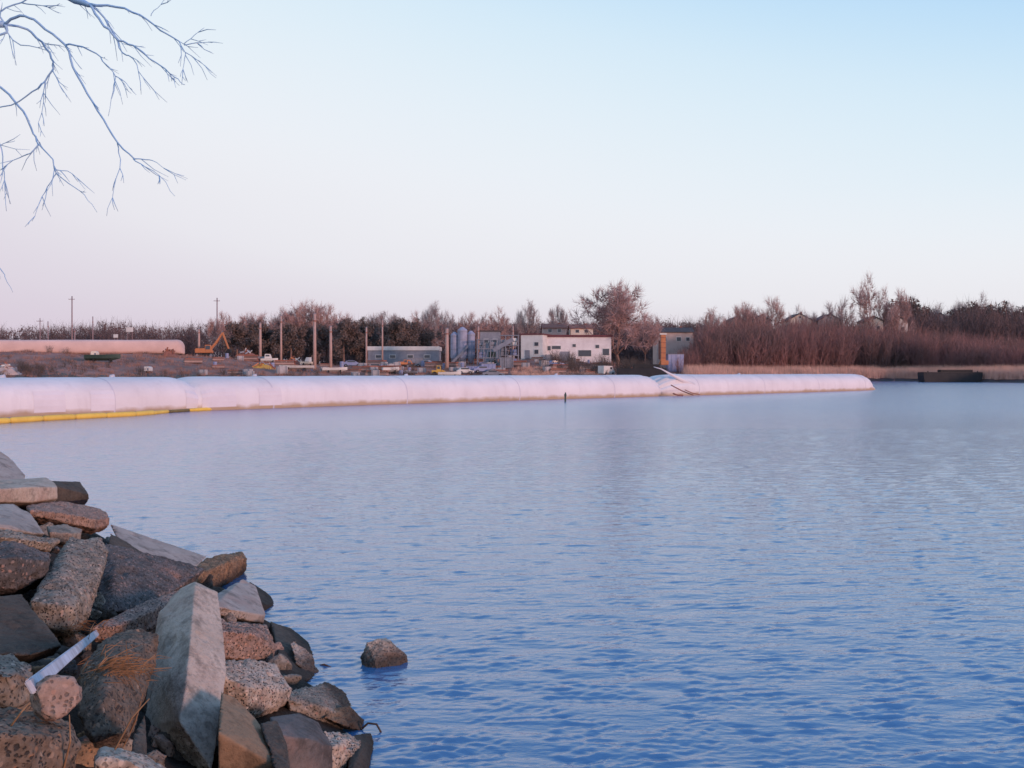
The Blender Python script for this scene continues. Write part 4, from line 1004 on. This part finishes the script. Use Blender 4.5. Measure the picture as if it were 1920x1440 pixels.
def boat(px, D, L_, rz, m, label, cabin=True, zup=.35, group='boats laid up in the yard', hullh=1.0, cabm='white', beam=None):
    g = G(px, D); root = empty('boat', g + Vector((0, 0, zup)), rz); B = beam or L_ * .3; V, Fc = [], []
    n = 9
    for i in range(n):
        t = i / (n - 1); x = (t - .5) * L_; w = B / 2 * (1 - max(0, (t - .45) / .55) ** 2.2) * (.9 + .1 * min(1, t * 6)); sh = hullh * (1 + .3 * max(0, t - .5)); kz = max(0, (t - .75)) * 1.6 * hullh
        V += [(x, -w, sh), (x, -w * .8, sh * .4 + kz * .4), (x, 0, kz), (x, w * .8, sh * .4 + kz * .4), (x, w, sh)]
    for i in range(n - 1):
        for k in range(4): a_ = i * 5 + k; Fc.append((a_, a_ + 1, a_ + 6, a_ + 5))
        Fc.append((i * 5 + 4, i * 5, i * 5 + 5, i * 5 + 9))
    Fc.append((0, 1, 2, 3, 4)); mesh_obj('hull', V, Fc, M[m], root)
    if cabin:
        c = MB(); c.prism([(-L_ * .28, hullh), (L_ * .16, hullh + .05), (L_ * .06, hullh + .95), (-L_ * .26, hullh + .95)], -B * .32, B * .32); cb = c.build('cabin', M[cabm], root, bevel=.05)
        c = MB(); c.box((-L_ * .1, -B * .32 - .02, hullh + .6), (L_ * .22, .03, .35)); c.build('window', M['glass'], cb)
    for x in (-L_ * .25, L_ * .22):
        c = MB(); c.box((x, 0, -zup / 2 + .12), (.25, B * .7, zup + .5)); c.build('cradle', M['dark'], root)
    return tag(root, label, 'boat', group)
boat(556, 208, 6.8, math.pi + .1, 'white', 'long low white boat hull before the left poles', False, hullh=.75)
boat(628, 209, 4.9, .15, 'white', 'short white boat hull at the foot of the pale-topped pole', False, hullh=.8)
boat(505, 222, 3.6, .2, 'white', 'small white boat with cabin left of the slim pole', True, hullh=.7)
boat(576, 226, 3.2, math.pi, 'cream', 'little cream boat behind the long low hull', True, hullh=.6)
boat(733, 214, 3.6, .45, 'white', 'white boat tilted before the small orange digger', False, hullh=.9)
boat(843, 212, 4.6, .1, 'white', 'white boat hull beside the yellow loader', False, hullh=.9)
boat(765, 212, 3.8, math.pi - .1, 'steel', 'grey boat hull low on the bank below the small orange digger', False, hullh=.5)
boat(193, 196, 6.4, .1, 'green', 'dark green boat hull lying on the left bank before the pink tube', False, hullh=1.1, group=None)

def car(px, D, m, label, rz, L_=4.4, van=False, name='parked_car', cat='car', z=0.):
    g = G(px, D); root = empty(name, g + Vector((0, 0, z)), rz); hL = L_ / 2
    prof = [(-hL, .35), (hL, .35), (hL, 1.0), (hL - .5, 1.15), (hL - 1.1, 2.1), (-hL + .05, 2.15), (-hL, 1.2)] if van else \
           [(-hL, .35), (hL, .35), (hL, .75), (hL - .9, .92), (.55, 1.42), (-.9, 1.45), (-hL + .5, .98), (-hL, .9)]
    b = MB(); b.prism(prof, -.85, .85); b.build('body', M[m], root, bevel=.05)
    for y in (-.865, .865):
        w = MB(); w.box((-.15 if not van else hL - 1.6, y, 1.2 if not van else 1.6), (1.7 if not van else .9, .03, .34 if not van else .5)); w.build('window', M['glass'], root)
        for x in (-hL + .85, hL - .85):
            w = MB(); w.tube([(x, y - .12, .33), (x, y + .1, .33)], .33, 12); tw = w.build('wheel', M['rubber'], root)
            w = MB(); w.tube([(x, y - .135, .33), (x, y + .115, .33)], .18, 10); w.build('rim', M['steel'], tw)
    for y in (-.6, .6):
        w = MB(); w.box((hL + .005, y, .68), (.04, .3, .14)); w.build('headlight', M['white'], root)
    return tag(root, label, cat)
car(1137, 240, 'white', 'white van parked right of the long low building', .9, 4.6, True, 'parked_van', 'van')
car(872, 222, 'white', 'white car parked under the silos', .2, 3.6)
car(705, 224, 'steel', 'grey car parked left of the tilted white boat', .1)
car(905, 226, 'blue', 'blue car among the steel racks', .3)
car(925, 220, 'steel', 'pale grey car on the bank below the steel racks', .05, 4.6)
car(797, 238, 'steel', 'grey car by the right end of the white shed', 2.9)
car(660, 232, 'blue', 'dark blue car in front of the evergreens', .15)
car(1040, 246, 'blue', 'dark car before the long low building', .4)

# yellow loader
g = G(822, 216); root = empty('loader', g, 0); root.scale = (.72,) * 3
for x in (-1.0, 1.0):
    for y in (-.9, .9):
        w = MB(); w.tube([(x, y - .25, .6), (x, y + .25, .6)], .6, 12); w.build('wheel', M['rubber'], root)
b = MB(); b.prism([(-1.9, .7), (1.2, .7), (1.2, 1.5), (-1.9, 1.6)], -.8, .8); b.build('body', M['yellow'], root, bevel=.05)
b = MB(); b.prism([(-.5, 1.55), (.7, 1.5), (.6, 2.9), (-.5, 2.9)], -.65, .65); cb = b.build('cab', M['yellow'], root, bevel=.05)
b = MB(); b.box((.1, -.66, 2.3), (.8, .03, .8)); b.build('window', M['glass'], cb)
b = MB(); b.beam((1.0, 0, 1.3), (2.3, 0, .6), .35, .9); b.build('lift_arm', M['yellow'], root)
b = MB(); b.prism([(2.2, .1), (3.0, .1), (2.9, .3), (2.4, .9), (2.2, .9)], -1.0, 1.0); b.build('bucket', M['dark'], root)
tag(root, 'yellow loader left of the white boat hull on the bank', 'loader')
g = G(102, 246); root = empty('bulldozer', g, .3); root.scale = (.9,) * 3
for y in (-.9, .9):
    t = MB(); t.prism([(-1.5, .2), (-1.2, 0), (1.2, 0), (1.5, .2), (1.5, .5), (1.2, .75), (-1.2, .75), (-1.5, .5)], y - .25, y + .25); t.build('track', M['dark'], root)
t = MB(); t.prism([(-1.3, .7), (1.5, .7), (1.5, 1.5), (.3, 1.6), (.2, 2.6), (-1.0, 2.6), (-1.3, 1.6)], -.7, .7); t.build('body', M['yellow'], root, bevel=.06)
t = MB(); t.prism([(1.9, .1), (2.05, .1), (2.15, 1.2), (2.0, 1.2)], -1.3, 1.3); t.build('blade', M['yellow'], root)
tag(root, 'small yellow bulldozer behind the pink tube at far left', 'bulldozer')

# far pink tube on the left bank
def land_tube():
    pts = [P(x, 650, D) for x, D in ((-420, 186), (0, 205), (150, 212), (300, 219), (340, 221))]
    root = empty('geotextile_tube', (pts[0].x, pts[0].y, 0)); V, Fc = [], []; NS = 20; n = 60
    for i in range(n):
        t = i / (n - 1) * 4; k = min(3, int(t)); p = pts[k].lerp(pts[k + 1], t - k); D = p.y
        zb = P(0, 659, D).z - .5; zt = P(0, 636.5, D).z; e = min(1, (n - 1 - i) / 5.); sc = .25 + .75 * math.sqrt(max(0, 1 - (1 - e) ** 2)); hz = (zt - zb) / 2 * sc
        for k2 in range(NS):
            a_ = 2 * math.pi * k2 / NS; q = 1 + .03 * noise.noise(Vector((i * .3, a_, 0)))
            ca, sa = math.cos(a_), math.sin(a_)
            V.append((p.x - pts[0].x, p.y + math.copysign(abs(ca) ** .55, ca) * 1.9 * sc * q - pts[0].y + 2, zb + hz + math.copysign(abs(sa) ** .55, sa) * hz * q))
    for i in range(n - 1):
        for k2 in range(NS): Fc.append((i * NS + k2, (i + 1) * NS + k2, (i + 1) * NS + (k2 + 1) % NS, i * NS + (k2 + 1) % NS))
    Fc.append(list(range(NS))); Fc.append(list(range((n - 1) * NS, n * NS))[::-1])
    mesh_obj('fabric_body', V, Fc, M['tube_pink'], root, smooth=True)
    tag(root, 'long pink lit tube lying on the brown bank far behind at left', 'geotextile tube')
land_tube()

def box_thing(name, px, D, size, m, label, cat, z=0., rz=0., lid='steel', group=None):
    g = G(px, D); root = empty(name, g + Vector((0, 0, z)), rz); w, d, h = size
    b = MB(); b.prism([(-w/2, 0), (w/2, 0), (w/2 * 1.06, h), (-w/2 * 1.06, h)], -d/2, d/2); b.build('body', M[m], root, bevel=.04)
    b = MB(); b.box((0, 0, h + .05), (w * 1.1, d * 1.06, .09)); b.build('lid', M[lid], root)
    for x in (-w * .3, 0, w * .3):
        b = MB(); b.box((x, -d / 2 - .04, h * .5), (.08, .09, h * .9)); b.build('rib', M[m], root)
    return tag(root, label, cat, group)
def G_up(px, py, D): return P(px, py, D).z - G(px, D).z
def hut(px, py, D, w, h, m, label, cat='trailer'):   # small white boxes far off on wheels or blocks
    g = G(px, D); z = 0
    root = empty('trailer', g, random.uniform(-.3, .3)); zz = .25
    b = MB(); b.prism([(-w/2, zz), (w/2, zz), (w/2, zz + h * .8), (w/2 - .3, zz + h), (-w/2 + .2, zz + h), (-w/2, zz + h * .85)], -1, 1); b.build('body', M[m], root, bevel=.05)
    b = MB(); b.box((w * .2, -1.02, zz + h * .4), (w * .3, .03, h * .6)); b.build('door', M['steel'], root)
    for x in (-w * .3, w * .3):
        b = MB(); b.tube([(x, 0, -.3), (x, 0, zz + .1)], .14, 8); b.build('leg', M['dark'], root)
    tag(root, label, cat)
def sign(px, py, D, w, h, label):
    g = G(px, D); z = P(px, py, D).z - g.z; root = empty('sign_board', g)
    b = MB(); b.box((0, 0, z), (w, .2, h)); b.build('board', M['white'], root, bevel=.03)
    for x in (-w * .35, w * .35):
        b = MB(); b.tube([(x, .2, -.3), (x, .2, z + h * .3)], .07, 6); b.build('post', M['pole_far'], root)
    tag(root, label, 'sign')
sign(243, 618, 300, 2.0, 1.3, 'bright white board on posts high on the left skyline')
sign(217, 630, 280, 1.2, .9, 'small white board on posts just above the pink tube')
hut(178, 646, 201, 1.2, 1.2, 'cream', 'small pale trailer in front of the pink tube')
hut(278, 684, 186, 1.0, .8, 'white', 'tiny white trailer low on the brown bank')
hut(1284, 685, 240, .9, .9, 'white', 'tiny white trailer right of the bright orange digger')
hut(1262, 684, 242, .8, .9, 'cream', 'tiny cream trailer at the foot of the bright orange digger')
box_thing('dumpster', 885, 226, (2.4, 1.6, 1.4), 'blue', 'blue dumpster between the racks', 'dumpster', group='dumpsters in the yard')
box_thing('dumpster', 915, 230, (3.0, 1.6, 1.7), 'blue', 'larger blue dumpster right of the silos', 'dumpster', rz=.2, group='dumpsters in the yard')
box_thing('dumpster', 950, 238, (3.0, 1.8, 2.4), 'steel', 'grey dumpster left of the white block', 'dumpster', group='dumpsters in the yard')
box_thing('dumpster', 1265, 268, (4.0, 2.0, 4.4), 'blue', 'tall blue-grey container right of the bright orange digger', 'container', rz=.2)
box_thing('dumpster', 780, 246, (3.0, 1.6, 1.4), 'steel', 'grey dumpster before the white shed', 'dumpster', group='dumpsters in the yard')

# cluster of silos
M['silo'] = mat('silo_sheet', (.36, .37, .48), (.24, .25, .34), .9, .7)
g = G(866, 244); root = empty('silo_cluster', g)
for k, (px, ty, rad) in enumerate(((852, 622, .95), (867, 613, 1.15), (883, 620, .95))):
    x = (px - 866) / F * 244; zt = P(0, ty, 244).z - g.z; y = (.6, 0, .4)[k]
    b = MB(); b.tube([(x, y, .6), (x, y, 1.9), (x, y, zt - .7), (x, y, zt - .1), (x, y, zt)], [.25, rad, rad, rad * .35, .2], 14); sl = b.build('silo', M['silo'], root)
    for q in range(4):
        b = MB(); b.tube([(x, y, 2.2 + q * (zt - 3.4) / 3), (x, y, 2.3 + q * (zt - 3.4) / 3)], rad * 1.03, 14); b.build('hoop', M['steel'], sl)
    for a_ in (.8, 2.4, 3.9, 5.5):
        b = MB(); b.tube([(x + math.cos(a_) * rad * .9, y + math.sin(a_) * rad * .9, -.4), (x + math.cos(a_) * rad * .9, y + math.sin(a_) * rad * .9, 2.2)], .09, 6); b.build('leg', M['steel'], sl)
b = MB(); b.beam((-2.4, -1.2, .4), (1.5, -1.2, 4.6), .3, .5); b.build('feed_chute', M['steel'], root)
tag(root, 'cluster of blue-grey silos right of the thick pink pole', 'silos')
# steel racks
def rack(px0, px1, topy, D, label, bays=3, lev=3):
    g = G((px0 + px1) / 2, D); w = (px1 - px0) * D / F; h = P(px0, topy, D).z - g.z; root = empty('steel_rack', g)
    for i in range(bays + 1):
        for y in (0, 2.2):
            b = MB(); b.box((-w/2 + w * i / bays, y, h/2 - .2), (.22, .22, h + .4)); b.build('post', M['steel'], root)
    for l in range(1, lev + 1):
        b = MB(); b.box((0, 1.1, h * l / lev - .1), (w + .35, 2.5, .2)); b.build('deck', M['steel'], root)
    for i in range(bays):
        b = MB(); x = -w/2 + w * i / bays; b.beam((x, -.16, h * .05), (x + w / bays, -.16, h * .92), .16, .1); b.build('brace', M['steel'], root)
    return tag(root, label, 'rack'), g, w, h
for a0, a1, ty, D, lab in ((895, 932, 636, 240, 'steel rack of three decks right of the silos'), (936, 972, 628, 244, 'taller steel rack beside the white block')):
    rt, g, w, h = rack(a0, a1, ty, D, lab)
    for l in range(3):
        for q in range(2):
            z = max(.05, h * l / 3 + .03); x = (-.25 + .5 * q) * w
            c = empty('crate', g + Vector((x, .9, z)), random.uniform(-.1, .1)); hh = h / 3 * random.uniform(.45, .7)
            b = MB(); b.box((0, 0, hh / 2), (w * .34, 1.4, hh)); b.build('box', M[random.choice(['blue', 'steel', 'white', 'green'])], c, bevel=.03)
            b = MB(); b.box((0, -.73, hh * .5), (w * .3, .05, .12)); b.build('strap', M['dark'], c)
            tag(c, ['crate on the ground level', 'crate on the middle deck', 'crate on the top deck'][l] + (' at left' if q == 0 else ' at right') + ' of the ' + ('three-deck rack' if a0 < 930 else 'taller rack'), 'crate', 'crates on the racks')
# conveyor leaning up
g = G(945, 232); root = empty('conveyor', g); b = MB(); p0, p1 = P(925, 657, 232) - g, P(962, 636, 232) - g
b.beam(p0, p1, .35, .9); b.build('belt', M['steel'], root)
for t in (.05, .55, .95):
    q = p0.lerp(p1, t); b = MB(); b.beam((q.x, q.y, -.3), (q.x, q.y, q.z), .14, .14); b.build('leg', M['dark'], root)
tag(root, 'pale conveyor slanting up to the right before the taller rack', 'conveyor')
# small clutter
M['steel_pale'] = mat('faded_box', (.46, .44, .46), (.30, .27, .28), 1.2, .7)
CL = 'small clutter strewn over the yard'
random.seed(41)
def clutter_proto(k):
    root = empty(('crate', 'barrel', 'timber_stack')[k])
    if k == 0:
        b = MB(); b.box((0, 0, .5), (1.3, 1.0, 1.0)); b.build('box', M['steel_pale'], root, bevel=.03)
        for x in (-.45, .45): b = MB(); b.box((x, -.53, .5), (.12, .06, 1.02)); b.build('batten', M['steel'], root)
    elif k == 1:
        b = MB(); b.tube([(0, 0, 0), (0, 0, .3), (0, 0, .6), (0, 0, .9)], [.3, .31, .31, .3], 10); b.build('drum', M['blue'], root)
        for z in (.3, .6): b = MB(); b.tube([(0, 0, z), (0, 0, z + .04)], .33, 10); b.build('hoop', M['steel'], root)
    else:
        for z in range(4): b = MB(); b.box((random.uniform(-.1, .1), 0, .12 + z * .22), (3.0, 1.0, .18)); b.build('layer', M[('trunk', 'pole', 'trunk', 'rust')[z]], root)
    return root
PR = [clutter_proto(k) for k in range(3)]; used = [False] * 3
for i in range(110):
    k = random.choice((0, 0, 1, 2, 2)); px = random.choice((random.uniform(330, 960), random.uniform(640, 960), random.uniform(960, 1130))); u_ = (px - 960) / F; D = shore(u_) + random.uniform(14, 50)
    o = PR[k] if not used[k] else copy_tree(PR[k]); used[k] = True
    o.location = G(px, D); o.rotation_euler = (0, 0, random.uniform(-.5, .5)); sc_ = random.uniform(.7, 1.5); o.scale = (sc_, sc_, sc_)
    tag(o, ('pale crate standing loose among the yard clutter', 'blue drum standing loose among the yard clutter', 'low stack of timber lying among the yard clutter')[k], ('crate', 'drum', 'timber stack')[k], CL + (': crates', ': drums', ': timber')[k])
# scrap heaps
def heap(px, D, w, h, m, label, seed):
    random.seed(seed); g = G(px, D); root = empty('scrap_heap', g); V, Fc = [], []; n, k = 9, 22
    for i in range(n):
        rr = (1 - i / (n - 1)); z = h * (1 - rr ** 1.5)
        for j in range(k):
            a_ = 2 * math.pi * j / k; q = 1 + .22 * noise.noise(Vector((math.cos(a_) * 2 + seed, math.sin(a_) * 2, i * .5)))
            V.append((math.cos(a_) * w / 2 * rr * q, math.sin(a_) * w / 3 * rr * q, z * (1 + .2 * noise.noise(Vector((j * .7, i, seed)))) - .2))
    for i in range(n - 1):
        for j in range(k): Fc.append((i * k + j, i * k + (j + 1) % k, (i + 1) * k + (j + 1) % k, (i + 1) * k + j))
    mesh_obj('mound', V, Fc, M[m], root)
    for i in range(10):
        a_ = random.uniform(0, 6.28); rr = random.uniform(.1, .8); c = Vector((math.cos(a_) * w / 2 * rr, -abs(math.sin(a_)) * w / 3 * rr, h * (1 - rr ** 1.5) + .1))
        b = MB(); d = Vector((random.uniform(-1, 1), random.uniform(-.4, .4), random.uniform(-.4, .7))) * random.uniform(.4, 1.1); b.beam(c - d, c + d, random.uniform(.1, .3), random.uniform(.1, .3))
        b.build('scrap_piece', M[random.choice([m, 'orange', 'steel', 'white', 'rust'])], root)
    tag(root, label, 'scrap heap')
heap(462, 222, 6.5, 2.2, 'rust', 'rusty red scrap heap right of the raised digger arm', 4)
heap(492, 206, 5.0, 1.2, 'yellow', 'low yellowish heap on the bank below the rusty scrap', 5)
heap(548, 228, 4.4, 1.8, 'rust', 'small rusty heap between the left poles', 6)
heap(316, 212, 4.2, 1.6, 'rust', 'orange-brown heap at the right end of the pink tube', 7)
heap(1200, 236, 11.0, 3.0, 'soil', 'dark earth mound behind the joint of the tubes', 9)
heap(12, 176, 5.5, 1.6, 'wall_pink', 'pale pinkish sand heap at the left edge of the bank', 8)

# barges
def barge(px0, px1, top, D, label, sheds=0, y_off=0.):
    w = (px1 - px0) * D / F; h = P(0, top, D).z; cx = ((px0 + px1) / 2 - 960) / F * D; root = empty('barge', (cx, D, 0)); hh = h * .8
    b = MB(); b.prism([(-w/2 + .4, -.5), (w/2 - .4, -.5), (w/2, hh * .7), (w/2, hh), (-w/2, hh), (-w/2, hh * .7)], -2, 2); b.build('hull', M['dark'], root)
    b = MB(); b.box((0, 0, hh + .06), (w * .99, 3.9, .1)); b.build('deck', M['dark'], root)
    for x in (-.42, -.15, .15, .42):
        b = MB(); b.tube([(x * w, -1.7, hh + .1), (x * w, -1.7, hh + .4)], .12, 8); b.build('bollard', M['dark'], root)
    b = MB(); b.box((w * .1, .4, hh + (h - hh) / 2 + .1), (w * .55, 2, max(.2, h - hh))); b.build('hatch_cover', M['dark'], root, bevel=.05)
    tag(root, label, 'barge')
barge(1726, 1836, 694, 262, 'low black barge moored by the reeds at far right')
barge(1158, 1248, 684, 222, 'black barge moored behind the middle tube near the joint')

# ------------------------------------------------------------------ the tree reaching in from the upper left
def overhang():
    base = Vector((-6.6, 8.2, bank_z(-6.6, 8.2))); root = empty('overhanging_tree', base); m = MB()
    hub = P(-160, 15, 7.6)
    tp = [base + Vector((0, 0, -.3)), base + Vector((.1, 0, .9)), base + Vector((.15, -.1, 2.2)), base + Vector((.5, -.2, 3.4))]
    m.tube([p - base for p in tp], [.26, .21, .17, .11], 12); m.build('trunk', M['bark'], root, smooth=True)
    def br(pts, r0, r1, twigs=6, parent=root, name='branch'):
        thin = 1.0 if name == 'limb' else .68
        W = []
        for i, (px, py, D) in enumerate(pts): W.append(P(px, py, D) if px is not None else D)
        # smooth by Catmull-Rom
        Q = []; n = len(W)
        for i in range(n - 1):
            a_, b2, c, d = W[max(i - 1, 0)], W[i], W[i + 1], W[min(i + 2, n - 1)]
            for t in (0, .33, .66):
                Q.append(.5 * ((2 * b2) + (-a_ + c) * t + (2 * a_ - 5 * b2 + 4 * c - d) * t * t + (-a_ + 3 * b2 - 3 * c + d) * t ** 3))
        Q.append(W[-1]); k = len(Q); mm = MB()
        Q = [q + Vector((random.gauss(0, .0035), random.gauss(0, .0035), random.gauss(0, .0035))) if 0 < i < k - 1 else q for i, q in enumerate(Q)]
        mm.tube([q - base for q in Q], [(r0 + (r1 - r0) * (i / (k - 1)) ** .8) * thin for i in range(k)], 6)
        for i in range(twigs):
            j = random.randint(k // 5, int(k * .82)); q = Q[j]; d = (Q[min(j + 1, k - 1)] - Q[max(j - 1, 0)]).normalized()
            dd = (d + rvec() * .75 + Vector((.15, 0, -.45))).normalized(); ln = random.uniform(.07, .22); e1 = q + dd * ln * .5; e2 = e1 + (dd + rvec() * .25).normalized() * ln * .5
            mm.tube([q - base, e1 - base, e2 - base], [.0030, .0024, .0012], 4)
            if random.random() < .5:
                e3 = e1 + (dd + rvec() * .6).normalized() * ln * .35; mm.tube([e1 - base, e3 - base], [.0024, .0012], 4)
        mm.build(name, M['bark'], parent, smooth=True)
    random.seed(17)
    up = tp[-1]; lim = [(None, None, tp[2]), (None, None, up), (-200, 20, 7.7), (-60, 30, 7.5), (8, 46, 7.4)]
    br(lim, .09, .022, 4, name='limb')
    br([(None, None, up), (-150, -120, 7.6), (40, -50, 7.3), (140, -2, 7.1), (170, 10, 7.0)], .07, .014, 6, name='limb')
    br([(8,46,7.4),(30,32,7.35),(55,33,7.3),(85,55,7.25),(122,85,7.2),(137,125,7.15),(165,175,7.1),(195,225,7.0),(220,268,6.95),(252,298,6.9)], .016, .007, 7)
    br([(252,298,6.9),(272,299,6.9),(295,305,6.85),(312,318,6.85)], .006, .002, 3)
    br([(250,298,6.9),(272,312,6.85),(298,327,6.8),(328,368,6.75)], .006, .002, 4)
    br([(220,268,6.95),(226,300,6.95),(215,350,6.9),(200,405,6.9)], .0065, .002, 4)
    br([(122,85,7.2),(145,84,7.15),(180,100,7.1),(200,120,7.05),(217,143,7.0),(212,170,7.0),(203,218,7.0)], .010, .002, 8)
    br([(217,143,7.0),(232,152,7.0),(248,168,6.95)], .005, .002, 3)
    br([(10,46,7.4),(50,55,7.5),(78,80,7.5),(97,110,7.5),(98,130,7.5),(85,150,7.5),(70,165,7.5),(35,190,7.55),(-10,203,7.6)], .014, .006, 9)
    br([(98,130,7.5),(108,152,7.45),(120,174,7.4)], .007, .002, 3)
    br([(85,150,7.5),(80,190,7.5),(73,248,7.5)], .006, .002, 5)
    br([(None,None,Vector(P(-120,80,7.8))),(0,163,7.7),(28,190,7.65),(50,220,7.6),(62,250,7.6),(73,270,7.55),(98,300,7.5),(106,325,7.5),(140,350,7.45),(165,375,7.4),(182,398,7.4)], .016, .002, 10)
    br([(106,325,7.5),(90,350,7.5),(75,380,7.5),(60,415,7.5)], .006, .002, 4)
    br([(73,270,7.55),(58,287,7.55),(35,295,7.6),(8,313,7.6)], .009, .004, 5)
    br([(104,318,7.5),(135,325,7.5),(160,355,7.45)], .005, .002, 3)
    br([(168,8,7.0),(185,35,6.95),(205,55,6.9),(222,75,6.9),(250,85,6.85),(280,108,6.8),(310,130,6.75),(333,150,6.7),(347,159,6.7)], .015, .003, 10)
    br([(172,8,7.0),(196,34,7.0),(215,66,7.0),(228,100,6.95),(250,110,6.9),(265,145,6.85),(282,168,6.85)], .012, .002, 10)
    br([(170,8,7.0),(220,12,6.95),(262,28,6.9),(300,55,6.85),(335,78,6.8),(348,98,6.75),(375,115,6.75),(405,146,6.7)], .013, .002, 10)
    br([(345,84,6.8),(370,81,6.8),(398,80,6.75)], .006, .002, 3)
    br([(345,82,6.8),(364,66,6.8),(383,52,6.8)], .004, .002, 2)
    br([(348,98,6.75),(345,120,6.75),(338,144,6.75)], .005, .002, 3)
    br([(283,30,6.9),(296,14,6.9),(310,-4,6.9)], .004, .002, 2)
    br([(None,None,Vector(P(-120,180,7.9))),(-30,255,7.8),(0,270,7.8),(5,310,7.8),(10,350,7.8),(12,396,7.8)], .012, .003, 5)
    br([(-2,272,7.8),(12,268,7.8),(28,264,7.8)], .006, .002, 2)
    br([(None,None,Vector(P(-120,300,8.0))),(-40,440,7.9),(0,500,7.9),(10,520,7.9),(24,548,7.9)], .01, .002, 2)
    br([(8,46,7.4),(0,22,7.4),(40,5,7.4),(80,-20,7.4)], .012, .006, 5)
    br([(8,46,7.4),(25,75,7.4),(70,90,7.35),(92,80,7.3)], .009, .002, 6)
    br([(8,46,7.4),(12,60,7.4),(-8,66,7.4)], .018, .012, 2)
    br([(40,5,7.4),(80,12,7.4),(105,14,7.35)], .007, .002, 5)
    tag(root, 'bare tree on the near bank, its twigs hanging into the upper left sky', 'tree')
overhang()
